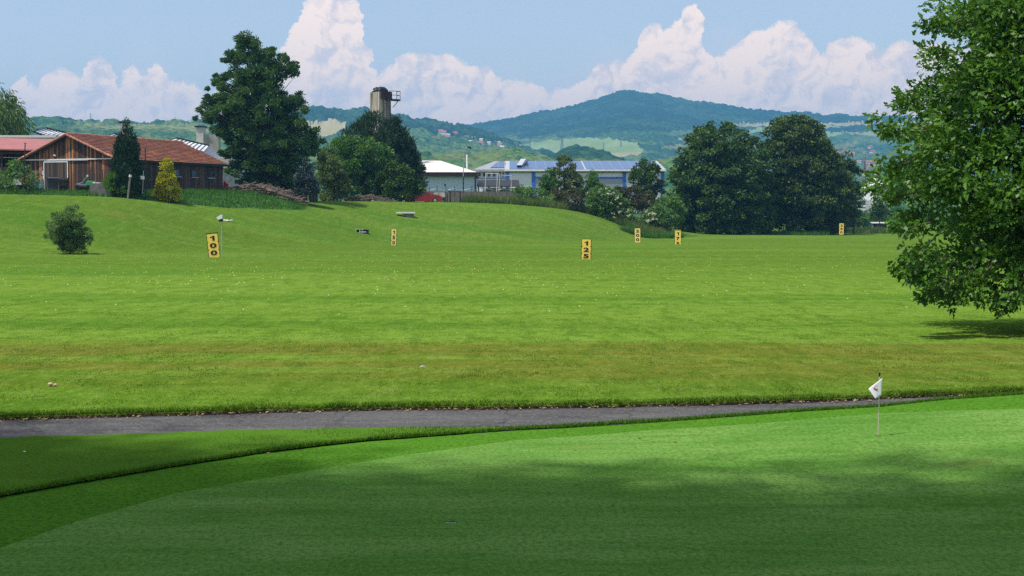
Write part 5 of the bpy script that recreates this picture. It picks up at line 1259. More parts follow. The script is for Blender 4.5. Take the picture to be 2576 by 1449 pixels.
# ------------------------------------------------------------------ things on the range
def font_mesh(ch, size, bold, sx, depth):
    cu = bpy.data.curves.new("digit", 'FONT'); cu.body = ch; cu.size = size; cu.extrude = depth; cu.offset = bold
    cu.align_x = 'CENTER'; cu.resolution_u = 6
    o = bpy.data.objects.new("tmp", cu); COL.objects.link(o)
    dg = bpy.context.evaluated_depsgraph_get(); me = bpy.data.meshes.new_from_object(o.evaluated_get(dg))
    bpy.data.objects.remove(o)
    v = np.empty(len(me.vertices) * 3, np.float32); me.vertices.foreach_get("co", v); v = v.reshape(-1, 3)
    cxm = (v[:, 0].max() + v[:, 0].min()) / 2; y0, y1 = v[:, 1].min(), v[:, 1].max()
    w_ = np.stack([(v[:, 0] - cxm) * sx, -v[:, 2], (v[:, 1] - (y0 + y1) / 2)], -1)
    return me, w_, (y1 - y0)
def range_board(txt, pxc, py0, py1, w_px, d, label, mb_, tilt=0.0, bold=0.03, sx=1.0, dig_w=0.62, post=None, sink=0.0, bar=False):
    s = d / FPX; x = (pxc - CX) * s; gzv = float(gz(x, d))
    zb = CAMZ + (HOR - py1) * s - sink; h = (py1 - py0) * s + sink; w_ = w_px * s
    root = thing("distance_board", Vector((x, d, min(gzv, zb) - .02)), label, "sign", fwd_rot(pxc) * .6, "yellow distance boards of the range")
    z0 = zb - root.location.z; Mx = Matrix.Translation((0, 0, z0)) @ Matrix.Rotation(tilt, 4, 'Y')
    def rr(a, b_, c_, r, y):
        pts = []
        for (qx, qz, a0) in ((b_ - r, r, -90), (b_ - r, c_ - r, 0), (a + r, c_ - r, 90), (a + r, r, 180)):
            for k_ in range(5): t = R(a0 + k_ * 22.5); pts.append((qx + r * math.cos(t), qz + r * math.sin(t)))
        return pts
    m = MB().prism(rr(-w_ / 2, w_ / 2, h, w_ * .12, 0), 1, -.015, .015); m.v = [tuple(Mx @ Vector(p)) for p in m.v]
    m.build("board", mb_, root)
    fr = MB().box(-w_ / 2 - .035, -w_ / 2 + .012, -.012, .03, .04, h - .03).box(w_ / 2 - .012, w_ / 2 + .035, -.012, .03, .04, h - .03).box(-w_ / 2, w_ / 2, -.010, .03, -.03, .012).box(-w_ / 2, w_ / 2, -.010, .03, h - .012, h + .03)
    if bar: fr.box(-w_ / 2 - .08, w_ / 2 + .07, -.02, .03, h + .03, h + .06)
    for zz in (h * .34, h * .67): fr.box(-w_ / 2 - .01, -w_ / 2 + .045, -.022, -.015, zz - .018, zz + .018).box(w_ / 2 - .045, w_ / 2 + .01, -.022, -.015, zz - .018, zz + .018)
    fr.v = [tuple(Mx @ Vector(p)) for p in fr.v]; fr.build("frame", M_DIG, root)
    dh = h * 0.205
    for i, ch in enumerate(txt):
        if ch == '1':
            pl = [(-.02, 0), (.22, 0), (.22, 1), (.05, 1), (-.02, .86), (-.27, .78), (-.27, .64), (-.02, .68)]
            m1 = MB().prism([(x_, z_ - .5) for x_, z_ in pl], 1, -.01, .01); me = m1.mesh("digit")
            v = np.array(m1.v); hh = 1.0; wd = 0.74
        else:
            me, v, hh = font_mesh(ch, 1.0, bold, 1.0, 0.01); wd = v[:, 0].max() - v[:, 0].min()
        k_ = dh / hh; kx = w_ * dig_w / wd
        zc = h * (0.815 - 0.305 * i)
        q = np.stack([v[:, 0] * kx, v[:, 1] * .4 - .024, v[:, 2] * k_ + zc], -1)
        M3 = np.array(Mx); q = q @ M3[:3, :3].T + M3[:3, 3]
        me.vertices.foreach_set("co", np.ascontiguousarray(q, np.float32).ravel()); me.update()
        link("digit", me, M_DIG, root)
    for sg in (-.3, .3):
        mm = MB().tube([(w_ * sg, .045, -.45), (w_ * sg, .045, h * .8)], .025, 6); mm.v = [tuple(Mx @ Vector(p)) for p in mm.v]; mm.build("stake", M_DKMET, root)
    return root
range_board("100", 539.5, 588, 648, 26.5, 100, "wide yellow board with the number 100, leaning beside a lamp post", M_YEL, R(-5.5), .035, bar=True)
range_board("125", 1474, 602, 655, 22.5, 97, "yellow board with the number 125, nearest of those right of centre", M_YEL, R(1.5), .035)
range_board("150", 990, 576, 619, 12.5, 143, "narrow pale yellow board with the number 150", M_YELP, R(1.5), .028, dig_w=.55)
range_board("200", 1604, 574.5, 610, 14, 163, "yellow board with the number 200 below the dry grass slope", M_YELP, R(-1), .03, dig_w=.60)
range_board("175", 1705, 580, 617, 15, 150, "yellow board with the number 175, its foot sunk behind the turf", M_YEL, R(0.5), .03, sink=0.16, dig_w=.55)
range_board("250", 2116, 562, 590, 11, 236, "small yellow board with the number 250, farthest of the boards", M_YEL, R(1), .03, dig_w=.58)
def lamp_post():
    b, lx, lz, s = at(558.5, 653, 99.2)
    root = thing("lamp_post", b, "slender metal post with a white lamp head beside the 100 board", "lamp post")
    h = lz(545)
    MB().tube([(0, 0, -.2), (0, 0, h)], .032, 8).build("post", M_GREYM, root)
    MB().add([(-.30, -.13, h - .05), (-.02, -.13, h + .12), (.06, -.13, h + .08), (.06, -.13, h - .12), (-.18, -.13, h - .19), (-.30, .13, h - .05), (-.02, .13, h + .12), (.06, .13, h + .08), (.06, .13, h - .12), (-.18, .13, h - .19)], [(0, 1, 2, 3, 4), (9, 8, 7, 6, 5), (0, 5, 6, 1), (1, 6, 7, 2), (2, 7, 8, 3), (3, 8, 9, 4), (4, 9, 5, 0)]).build("lamp_head", M_WHITE, root)
    MB().box(-.15, .09, -.10, .10, h - .30, h - .16).build("bracket", M_BLACK, root)
lamp_post()
simple("sprinkler", "small grey and white sprinkler lying on the slope behind the lamp post", "sprinkler", onground(567, 557), M_GREYM, lambda m: (m.tube([(-.45, 0, .12), (.3, -.1, .06)], .09, 7), m.tube([(.2, 0, .0), (.62, .1, .14)], .06, 6), m.box(-.5, -.3, -.1, .1, .1, .22)))
def table():
    q = onground(1026, 548); d = q.y; s = d / FPX; 
    root = thing("stone_table", q, "white slab on a stout foot standing on the mown slope", "table", fwd_rot(1022))
    z1 = CAMZ + (HOR - 535) * s - q.z
    MB().box(-1.02 + -.2, .98 - .2, -.45, .55, z1 - .10, z1 + .06).build("slab", M_WHITE, root, bevel=.02)
    MB().prism([(-.75, z1 - .1), (.62, z1 - .1), (.68, z1 - .35), (.92, .05), (1.1, -.2), (.2, -.25), (-.2, .15)], 1, -.3, .4).build("foot", M_GRWOOD, root)
table()
def target_box():
    q = onground(910, 588); d = q.y; s = d / FPX
    root = thing("target_box", q, "open black box with a grey framed front lying on the lawn", "box", fwd_rot(910) - .25)
    w_, h = 29 * s, 9.6 * s
    MB().box(-w_ / 2, w_ / 2, -.05, .6, -.1, .04).box(-w_ / 2, w_ / 2, .55, .6, .04, h).box(-w_ / 2, -w_ / 2 + .05, -.05, .55, .04, h).box(w_ / 2 - .05, w_ / 2, -.05, .55, .04, h).box(-w_ / 2, w_ / 2, -.05, .62, h, h + .04).build("casing", M_BLACK, root)
    MB().box(-w_ / 2 + .42, w_ / 2 - .1, -.09, -.06, .12, h - .12).build("front_panel", M_GREYM, root)
    MB().box(-w_ / 2 - .02, -w_ / 2 + .04, -.12, -.06, -.1, h + .05).box(-w_ / 2 + .35, -w_ / 2 + .42, -.12, -.06, -.1, h).box(.05, .10, -.12, -.092, 0, h + .07).box(-w_ / 2, w_ / 2 - .3, -.11, -.05, h + .042, h + .09).box(-w_ / 2 + .3, w_ / 2, -.12, -.06, -.14, -.02).build("rail", M_CONCL, root)
target_box()
def sheets():
    b, lx, lz, s = at(1670, 578, 215)
    root = thing("metal_sheets", b, "bent pale metal sheets propped up at the edge of the great trees", "metal sheets")
    def sh(a, c, t0, t1, y0, y1, m, nm="sheet"):
        k_ = MB()
        for i in range(5):
            f0, f1 = i / 5, (i + 1) / 5; zz = .04 * (i % 2)
            k_.add([(lx(a[0]) + (lx(a[1]) - lx(a[0])) * f0, y0 + zz, lz(t0)), (lx(a[0]) + (lx(a[1]) - lx(a[0])) * f1, y0 + .04 - zz, lz(t0)), (lx(c[0]) + (lx(c[1]) - lx(c[0])) * f1, y1 + .04 - zz, lz(t1)), (lx(c[0]) + (lx(c[1]) - lx(c[0])) * f0, y1 + zz, lz(t1))], [(0, 1, 2, 3)])
        o = k_.build(nm, m, root); sm = o.modifiers.new("thick", 'SOLIDIFY'); sm.thickness = .02
    sh((1668, 1676), (1672, 1682), 548.5, 575, .3, -.1, M_GALV); sh((1676, 1684), (1681, 1686), 554, 574, .35, .0, M_GALV)
    sh((1662, 1676), (1659, 1670), 549, 556, .32, -.4, M_GALV); sh((1664, 1667), (1657, 1672), 560, 573, .25, -.5, M_WHITE); sh((1659, 1663), (1650, 1658), 566, 574, .1, -.55, M_WHITE)
    MB().box(lx(1664), lx(1684), .45, .9, -.1, lz(558)).build("frame", M_DKWOOD, root)
sheets()
# right edge of the range
def hutch():
    b, lx, lz, s = at(2211, 573.5, 300)
    root = thing("animal_hutch", b, "low wooden hutch with three dark openings at the far edge of the range", "hutch")
    x0, x1, h = lx(2194), lx(2229), max(1.0, lz(562))
    MB().box(x0, x1, .9, 1.0, -.2, h).box(x0, x0 + .1, 0, .9, -.2, h).box(x1 - .1, x1, 0, .9, -.2, h).box(x0, x1, 0, .9, -.2, .1).build("wall", M_GRWOOD, root)
    MB().add([(x0 - .2, -.3, h - .02), (x1 + .2, -.3, h - .02), (x1 + .2, 1.2, h + .15), (x0 - .2, 1.2, h + .15), (x0 - .2, -.3, h + .08), (x1 + .2, -.3, h + .08), (x1 + .2, 1.2, h + .25), (x0 - .2, 1.2, h + .25)], [(3, 2, 1, 0), (4, 5, 6, 7), (0, 1, 5, 4), (1, 2, 6, 5), (2, 3, 7, 6), (3, 0, 4, 7)]).build("roof", M_CONCL, root)
    for i in range(4): 
        x = x0 + .1 + (x1 - x0 - .2) * i / 3; MB().box(x - .07, x + .07, -.04, .06, -.1, h - .03).build("post", M_GRWOOD, root)
    for i in range(3):
        xa = x0 + .1 + (x1 - x0 - .2) * i / 3; MB().box(xa + .08, xa + (x1 - x0 - .2) / 3 - .08, .3, .36, .05, h - .05).build("door", M_FASC, root)
hutch()
def gate_frame():
    b, lx, lz, s = at(2147, 589, 252)
    root = thing("goal_frame", b, "black post with a dark framed box to its left beside the 250 board", "post")
    MB().box(lx(2145.5), lx(2148.5), -.08, .08, -.2, lz(556)).build("post", M_BLACK, root)
    MB().box(lx(2127), lx(2146), -.05, .05, lz(559), lz(558)).box(lx(2127), lx(2128), -.05, .05, lz(572), lz(558)).box(lx(2127), lx(2146), -.05, .05, lz(572), lz(571)).build("frame", M_BLACK, root)
    MB().box(lx(2128), lx(2146), .0, .03, lz(571), lz(559)).build("panel", M_DKMET, root)
gate_frame()
heap("log_pile", "dark pile of logs between the 250 board and the hutch", 2151, 2178, 298, 302, .5, 60, 123, (.8, 2.2), (.08, .2), M_DKWOOD)
def wagon():
    d = 420; b, lx, lz, s = at(2165, 535, d, Vector((P(2165, 540, d).x, d, 0)))
    root = thing("railway_wagon", b, "dark green and white wagon behind the bushes right of the great trees", "wagon")
    x0, x1 = lx(2120), lx(2177)
    MB().box(x0, x1, 0, 3, lz(528), lz(505)).build("body", mat("wagon_green", (0.05, 0.11, 0.10), 0.5), root)
    MB().box(x0, x1, -.06, -.01, lz(521), lz(516)).box(x0, x1, -.06, -.01, lz(528), lz(524.5)).build("white_stripe", M_WHITE, root)
    MB().box(x0 - .2, x1 + .2, -.15, 3.2, lz(505), lz(502)).build("roof", M_CONC, root)
    for px in (2135, 2150, 2168): MB().box(lx(px) - .5, lx(px) + .5, -.05, -.01, lz(514), lz(507)).build("window", M_GLASS, root)
    MB().box(x0 + 1, x1 - 1, .4, 2.6, 0, lz(528)).build("undercarriage", M_DKMET, root)
wagon()
def slatted():
    d = 424; b, lx, lz, s = at(2186, 535, d, Vector((P(2186, 540, d).x, d, 0)))
    root = thing("slatted_trailer", b, "white slatted trailer at the right end of the dark green wagon", "trailer")
    for i in range(6): MB().box(lx(2178), lx(2200), 0, .1, lz(527 - i * 4.2), lz(524 - i * 4.2)).build("slat", M_WHITE, root)
    MB().box(lx(2178), lx(2200), .1, 2.5, .5, lz(503)).build("bed", M_GREYM, root)
    for px in (2182, 2196): MB().tube([(lx(px), -.1, .5), (lx(px), .3, .5)], .5, 12).build("wheel", M_RUBBER, root)
slatted()
def tent():
    d = 520; b, lx, lz, s = at(2200, 520, d, Vector((P(2200, 540, d).x, d, 0)))
    root = thing("white_tent", b, "white peaked tent roof half hidden by the oak's left edge", "tent")
    MB().lathe([(5.2, lz(478)), (3.6, lz(466)), (1.8, lz(455)), (.5, lz(440)), (.1, lz(436))], (0, 0, 0), 16).build("roof", M_WHITE, root, True)
    MB().lathe([(5.0, -.2), (5.0, lz(478))], (0, 0, 0), 16).build("wall", M_WHITE, root)
tent()
def field_fence():
    b, lx, lz, s = at(2190, 550, 345)
    root = thing("wire_fence", b, "thin dark wire fence before the wagon and the bushes", "fence")
    for px in (2130, 2160, 2189, 2220, 2250, 2258): MB().tube([(lx(px), 0, -.2), (lx(px), 0, lz(528) if px < 2240 else lz(498))], .06, 5).build("post", M_DKMET, root)
    for z in (.5, 1.0, 1.5): MB().tube([(lx(2125), 0, z), (lx(2262), 0, z)], .02, 4).build("wire", M_DKMET, root)
field_fence()
# ------------------------------------------------------------------ flag and hole
def cup(parent, r=0.054):
    m = MB(); n = 24
    for k_ in range(n):
        a0, a1 = 2 * PI * k_ / n, 2 * PI * (k_ + 1) / n
        m.face([(r * math.cos(a1), r * math.sin(a1), -.02), (r * math.cos(a0), r * math.sin(a0), -.02), (r * math.cos(a0), r * math.sin(a0), -.13), (r * math.cos(a1), r * math.sin(a1), -.13)])
    m.face([(r * math.cos(2 * PI * k_ / n), r * math.sin(2 * PI * k_ / n), -.13) for k_ in range(n)])
    m.build("cup", M_WHITE, parent)
    q = MB()
    for k_ in range(n):
        a0, a1 = 2 * PI * k_ / n, 2 * PI * (k_ + 1) / n
        for ra, rb, za, zb in ((r, .20, .007, .003), (r, r, -.02, .007)):
            q.face([(ra * math.cos(a0), ra * math.sin(a0), za), (rb * math.cos(a0), rb * math.sin(a0), zb), (rb * math.cos(a1), rb * math.sin(a1), zb), (ra * math.cos(a1), ra * math.sin(a1), za)])
    q.build("turf_rim", M_GREEN, parent)
hole = thing("golf_hole", (HOLE.x, HOLE.y, HOLE.z), "empty golf hole with a pale rim on the shaded green", "golf hole")
cup(hole)
MB().tube([(.046 * math.cos(t * PI / 12 ), -.046 * math.sin(t * PI / 12) , .006) for t in range(2, 11)], .0035, 5).build("rim", M_CONCL, hole)
def flag():
    b = onz(2209.5, 1097); s = b.y / FPX
    root = thing("practice_flag", b, "white practice flag with a red mark on a thin pale stick in the green", "flag")
    h = (1097 - 944) * s
    MB().tube([(0, 0, -.05), (.002, 0, h * .5), (.006, 0, h)], .0065, 8).build("stick", mat("pale_stick", (0.50, 0.48, 0.33), 0.5), root)
    MB().lathe([(.006, 0), (.011, .012), (.008, .02), (.014, .035), (.010, .045), (.003, .050)], (.006, 0, h - .012), 10).build("knob", M_BLACK, root)
    # the cloth, blown to the left: corners of the picture, with a sag and folds between
    c00, c01, c11, c10 = (2217.5, 949), (2215, 993), (2196.5, 1000.5), (2180, 975.5)  # pole top, pole bottom, outer bottom, outer top
    n = 10; V = []
    for i in range(n + 1):
        for j in range(n + 1):
            u, v = i / n, j / n
            px = (c00[0] * (1 - u) + c10[0] * u) * (1 - v) + (c01[0] * (1 - u) + c11[0] * u) * v + 1.5 * math.sin(u * PI) * (v - .5)
            py = (c00[1] * (1 - u) + c10[1] * u) * (1 - v) + (c01[1] * (1 - u) + c11[1] * u) * v + 2.0 * math.sin(u * PI) * (1 - v)
            y = -.012 + .03 * math.sin(u * 3.6 + v * 1.2) * u - .04 * u
            V.append(((px - 2209.5) * s, y, (1097 - py) * s))
    F = [(i * (n + 1) + j, i * (n + 1) + j + 1, (i + 1) * (n + 1) + j + 1, (i + 1) * (n + 1) + j) for i in range(n) for j in range(n)]
    m = MB(); m.add(V, F); cl = m.build("cloth", mat("flag_cloth", (0.80, 0.80, 0.84), 0.8, var=.03), root, True)
    sm = cl.modifiers.new("thick", 'SOLIDIFY'); sm.thickness = .002
    def seg(a, b_, w0, w1):
        a = Vector(a); b_ = Vector(b_); t = (b_ - a).normalized(); nn = Vector((-t.y, t.x))
        return [a + nn * w0, b_ + nn * w1, b_ - nn * w1, a - nn * w0]
    k_ = MB()
    for a, b_, w0, w1 in (((2197.6, 972.2), (2209.6, 979.4), 1.3, 1.6), ((2198.0, 972.8), (2206.0, 967.2), .9, .9)):
        q = seg(a, b_, w0, w1)
        for yy in (0,): k_.add([((p.x - 2209.5) * s, -.075, (1097 - p.y) * s) for p in q], [(0, 1, 2, 3)])
    mk = k_.build("red_mark", mat("red_print", (0.62, 0.05, 0.08), 0.7), root)
    sw = mk.modifiers.new("wrap", 'SHRINKWRAP'); sw.target = cl; sw.wrap_method = 'NEAREST_SURFACEPOINT'; sw.offset = .0022; sw.wrap_mode = 'ABOVE_SURFACE'
    sd = mk.modifiers.new("sub", 'SUBSURF')
    MB().lathe([(.030, .0), (.033, .002), (.020, .003)], (0, 0, 0.001), 14).build("socket", M_BLACK, root)
flag()
# ------------------------------------------------------------------ balls and litter
def balls():
    g = np.random.default_rng(55)
    m = MB().lathe([(.008, -.031), (.023, -.020), (.032, 0), (.023, .022), (.008, .031)], (0, 0, 0), 8); me = m.mesh("golf_ball"); me.polygons.foreach_set("use_smooth", [True] * len(me.polygons))
    my = mat("yellow_ball", (0.85, 0.78, 0.24), 0.4, var=.06); mw = mat("white_ball", (0.85, 0.85, 0.62), 0.4, var=.04)
    me.materials.append(my); me2 = me.copy(); me2.materials.clear(); me2.materials.append(mw)
    pts = []
    while len(pts) < 1700:
        px = g.uniform(-20, 2300); py = 600 + 210 * g.random() ** 1.5 if g.random() < .93 else g.uniform(600, 860)
        dens = math.exp(-((py - 665) / 55.0) ** 2) * (0.55 + 0.7 * float(vnoise(px / 130.0, py / 22.0))) + 0.03
        dens *= 1.0 if px < 1500 else 0.62
        if py < 640 and 250 < px < 850: dens *= .5
        if g.random() > dens: continue
        q = P(px, py, 10012 / (py - HOR)); q.z = float(gz(q.x, q.y)) + .03
        if q.y > 190: continue
        pts.append((q.y, q))
    pts.sort(key=lambda t: t[0])
    for i, (_, q) in enumerate(pts[:300]):
        o = bpy.data.objects.new("golf_ball", me if i % 2 else me2); COL.objects.link(o); o.location = q
        o.scale = (1, 1, 1); tag(o, "single yellow or cream range ball lying on the near or middle lawn" if False else "small pale yellow range ball lying on the open lawn", "golf ball", "range balls scattered over the lawn")
    bm_ = MB()
    for _, q in pts[300:]: bm_.lathe([(.014, -.030), (.036, 0), (.014, .032)], q, 6)
    tag(bm_.build("golf_balls", my), "range balls strewn over the farther lawn", "golf balls", kind="stuff")
balls()
M_LEAFB = mat("dry_leaf", (0.30, 0.21, 0.10), 0.8, var=.35, scale=30)
def dry_leaf(name, px, py, sz, label, m, f=None, cat="leaf", rz=0.4, lift=.01):
    q = onz(px, py) if py > 1030 or (py > 1000 and px > 1500) else P(px, py, 10012 / (py - HOR))
    q.z = surf(q.x, q.y) + lift
    mb = MB()
    mb.add([(-sz, 0, .0), (-sz * .2, -sz * .45, sz * .25), (sz, .0, sz * .12), (0, sz * .5, sz * .35), (0, 0, .0)], [(0, 1, 4), (1, 2, 4), (2, 3, 4), (3, 0, 4)])
    o = mb.build(name, m); o.location = q; o.rotation_euler = (0, 0, rz); sm = o.modifiers.new("thick", 'SOLIDIFY'); sm.thickness = .003
    return tag(o, label, cat)
M_PAPER = mat("grey_paper", (0.55, 0.60, 0.62), 0.8, var=.1)
dry_leaf("paper_scrap", 1063, 937, .055, "grey paper scrap on the worn lawn beyond the path", M_PAPER, cat="litter", lift=.03)
dry_leaf("dry_leaf", 1698, 1114, .030, "curled brown leaf on the lit part of the green", M_LEAFB)
dry_leaf("dry_leaf", 1609, 1105, .022, "tiny dark leaf on the lit edge of the green", mat("dark_leaf", (0.06, .04, .02), .8))
dry_leaf("dry_leaf", 898, 1106, .034, "black clod beside the collar of the green", mat("dark_leaf", (0.06, .04, .02), .8))
dry_leaf("dry_leaf", 1122, 1084, .030, "straw coloured leaf on the rough by the path", M_LEAFB)
dry_leaf("dry_leaf", 675, 1143, .028, "pale leaf on the collar's dark edge", M_LEAFB)
dry_leaf("dry_leaf", 445, 1138, .03, "yellowish leaf on the shaded rough left of centre", M_LEAFB)
dry_leaf("paper_scrap", 208, 1145, .032, "second pale scrap in the shaded rough, right of the white stub", M_PAPER, cat="litter", lift=.03)
simple("white_stub", "white plastic stub sticking out of the shaded rough at far left", "stub", onz(62, 1146), M_WHITE, lambda m: m.lathe([(.018, -.01), (.016, .045), (.004, .05)], n=8))
def mushroom():
    q = P(131, 984, 10012 / (984 - HOR)); q.z = surf(q.x, q.y)
    root = thing("mushroom_pair", q, "pair of pale mushrooms in the dry lawn at far left", "mushroom")
    for x, r in ((-.02, .045), (.05, .034)):
        MB().lathe([(r * .35, -.01), (r * .3, r * .7), (r, r * .75), (r * .8, r * 1.2), (r * .2, r * 1.45)], (x, 0, 0), 10).build("mushroom_cap", mat("mushroom", (0.52, 0.40, 0.26), .8), root, True)
mushroom()
def litter():
    g = np.random.default_rng(77); n = 420; V = []; Q = []
    x = -7.4 + 14.5 * g.random(n) ** .9; y = yx(FAR, x) - .02 - .22 * g.random(n) ** 2.2
    k_ = 0
    for xi, yi in zip(x, y):
        a = g.random() * 6.28; l = .012 + .030 * g.random(); w_ = l * .45
        ca, sa = math.cos(a), math.sin(a); z = .004
        V += [(xi - ca * l, yi - sa * l, z), (xi + sa * w_, yi - ca * w_, z + .012 * g.random()), (xi + ca * l, yi + sa * l, z + .02 * g.random()), (xi - sa * w_, yi + ca * w_, z + .010)]
        Q.append((k_, k_ + 1, k_ + 2, k_ + 3)); k_ += 4
    o = link("leaf_litter", np_mesh("leaf_litter", np.array(V), np.array(Q)), M_LEAFB); tag(o, "dry leaf litter along the far edge of the path", "leaves", kind="stuff")
litter()
# ------------------------------------------------------------------ hills
def wood_mat(name, a, b_, sc=0.045, clear=None):
    m, nt, b = new_mat(name)
    geo = N(nt, "ShaderNodeNewGeometry").outputs["Position"]
    v = N(nt, "ShaderNodeTexVoronoi"); v.inputs["Scale"].default_value = sc * 1.6; L(nt, geo, v.inputs["Vector"])
    n1 = noise_n(nt, geo, sc * 0.12, 5, 0.6); n2 = noise_n(nt, geo, sc * 0.9, 4, 0.7)
    sc_ = N(nt, "ShaderNodeSeparateColor"); L(nt, v.outputs["Color"], sc_.inputs[0])
    f = math_n(nt, 'ADD', math_n(nt, 'MULTIPLY', sc_.outputs[0], 0.40), math_n(nt, 'MULTIPLY', ramp(nt, n1, .35, .65), 0.55))
    c = mixc(nt, ramp(nt, f, 0.30, 0.80), a, b_)
    c = mixc(nt, math_n(nt, 'MULTIPLY', ramp(nt, n2, 0.45, 0.7), 0.55), c, tuple(x * 0.4 for x in a))
    if clear: c = mixc(nt, math_n(nt, 'MULTIPLY', ramp(nt, noise_n(nt, geo, sc * 0.28, 5, 0.65, (1, 0.5, 1)), 0.52, 0.60), 0.8), c, clear)
    L(nt, c, b.inputs["Base Color"]); b.inputs["Roughness"].default_value = 1.0; b.inputs["Specular IOR Level"].default_value = 0.0
    bump(nt, math_n(nt, 'SUBTRACT', n2, v.outputs["Distance"]), 1.0, 7.0, b)
    return m
def field_mat(name, a, b_, st=0.02):
    m, nt, b = new_mat(name)
    geo = N(nt, "ShaderNodeNewGeometry").outputs["Position"]
    c = mixc(nt, ramp(nt, noise_n(nt, geo, st, 4, 0.6, (1, .3, 1)), 0.3, 0.7), a, b_)
    L(nt, c, b.inputs["Base Color"]); b.inputs["Roughness"].default_value = 1.0; b.inputs["Specular IOR Level"].default_value = 0.0
    return m
W_DARK = wood_mat("far_forest", (0.014, 0.048, 0.012), (0.045, 0.105, 0.026))
W_MID = wood_mat("near_forest", (0.0243, 0.0810, 0.0189), (0.0675, 0.1553, 0.0351), 0.045, (0.13, 0.19, 0.05))
W_SCRUB = wood_mat("scrubby_slope", (0.0435, 0.1160, 0.0261), (0.1232, 0.2175, 0.0493), 0.07, (0.16, 0.19, 0.055))
W_MEAD = wood_mat("bushy_meadow", (0.0975, 0.1560, 0.0390), (0.2470, 0.2730, 0.0845), 0.06, (0.23, 0.24, 0.085))
F_GRN = field_mat("green_field", (0.20, 0.29, 0.09), (0.27, 0.35, 0.13))
F_TAN = field_mat("ripe_field", (0.34, 0.30, 0.135), (0.42, 0.36, 0.18))
HM = [W_DARK, W_MID, W_SCRUB, W_MEAD, F_GRN, F_TAN]
BUMPS = np.array([1.0, 1.0, 0.75, 0.35, 0.0, 0.0])
def inpoly(px, py, poly):
    r = np.zeros(px.shape, bool); n = len(poly)
    for i in range(n):
        x0, y0 = poly[i]; x1, y1 = poly[(i + 1) % n]
        if y0 == y1: continue
        c = ((y0 > py) != (y1 > py)) & (px < (x1 - x0) * (py - y0) / (y1 - y0) + x0)
        r ^= c
    return r
HILLS = {}
def hill(name, ridge, base_py, d0, d1, x0, x1, zones, dflt, bumpm, step=3.0, rows=90, seed=0, pw=1.0, tree_m=11.0):
    px = np.arange(x0, x1 + step, step); rd = np.interp(px, [p[0] for p in ridge], [p[1] for p in ridge])
    rd = rd + (vnoise(px / 9.0 + seed, px * 0 + seed) - .5) * 1.2
    t = np.linspace(0, 1, rows)
    PX = np.repeat(px[None, :], rows, 0); PY = base_py + (rd[None, :] - base_py) * t[:, None]
    Dp = np.repeat((d0 + (d1 - d0) * t ** pw)[:, None], len(px), 1)
    X = (PX - CX) / FPX * Dp; Z = CAMZ + (HOR - PY) / FPX * Dp
    wx = (vnoise(PX / 17.0 + seed, PY / 6.0) - .5) * 8; wy = (vnoise(PX / 17.0, PY / 6.0 + 9 + seed) - .5) * 2.5
    zi = np.full(PX.shape, dflt, np.int32)
    for poly, k_ in zones: zi[inpoly(PX + wx, PY + wy, poly)] = k_
    b_ = BUMPS[zi]
    cr = np.maximum(vnoise(X / tree_m + seed * 3, Dp / (tree_m * 2.2)), vnoise(X / (tree_m * .7) + 31, Dp / (tree_m * 1.6) + seed)) * .8 + .5 * vnoise(X / (tree_m * 3), Dp / (tree_m * 6))
    Z = Z + b_ * bumpm * (cr - .75) + b_ * bumpm * 0.25
    # far side, falling away
    back = [(1.03, .90), (1.07, .5), (1.11, -.05)]
    X = np.concatenate([X] + [X[-1:] * k_ for k_, _ in back]); Y = np.concatenate([Dp] + [Dp[-1:] * k_ for k_, _ in back]); Z = np.concatenate([Z] + [Z[-1:] * f for _, f in back])
    me = grid_mesh(name, X, Y, Z); o = link(name, me, HM); o["kind"] = "structure"
    q = np.concatenate([zi[:-1, :-1].ravel(), np.zeros((len(back)) * (len(px) - 1), np.int32)])
    me.polygons.foreach_set("material_index", q)
    HILLS[name] = (ridge, base_py, d0, d1, pw)
    return o
def on_hill(name, px, py):
    ridge, bp_, d0, d1, pw = HILLS[name]
    r = np.interp(px, [p[0] for p in ridge], [p[1] for p in ridge]); t = min(1, max(0, (py - bp_) / (r - bp_)))
    return P(px, py, d0 + (d1 - d0) * t ** pw)
MTN = [(-900, 330), (600, 345), (1000, 338), (1160, 321), (1250, 307), (1300, 299), (1350, 289), (1400, 276), (1450, 264), (1500, 251), (1543, 241), (1550, 235), (1580, 231.5), (1610, 235), (1650, 238), (1680, 246), (1720, 253), (1760, 262), (1850, 273), (1950, 283), (2050, 290), (2100, 288.5), (2150, 292), (2200, 295.5), (2300, 300), (2500, 305), (2800, 312), (3600, 345)]
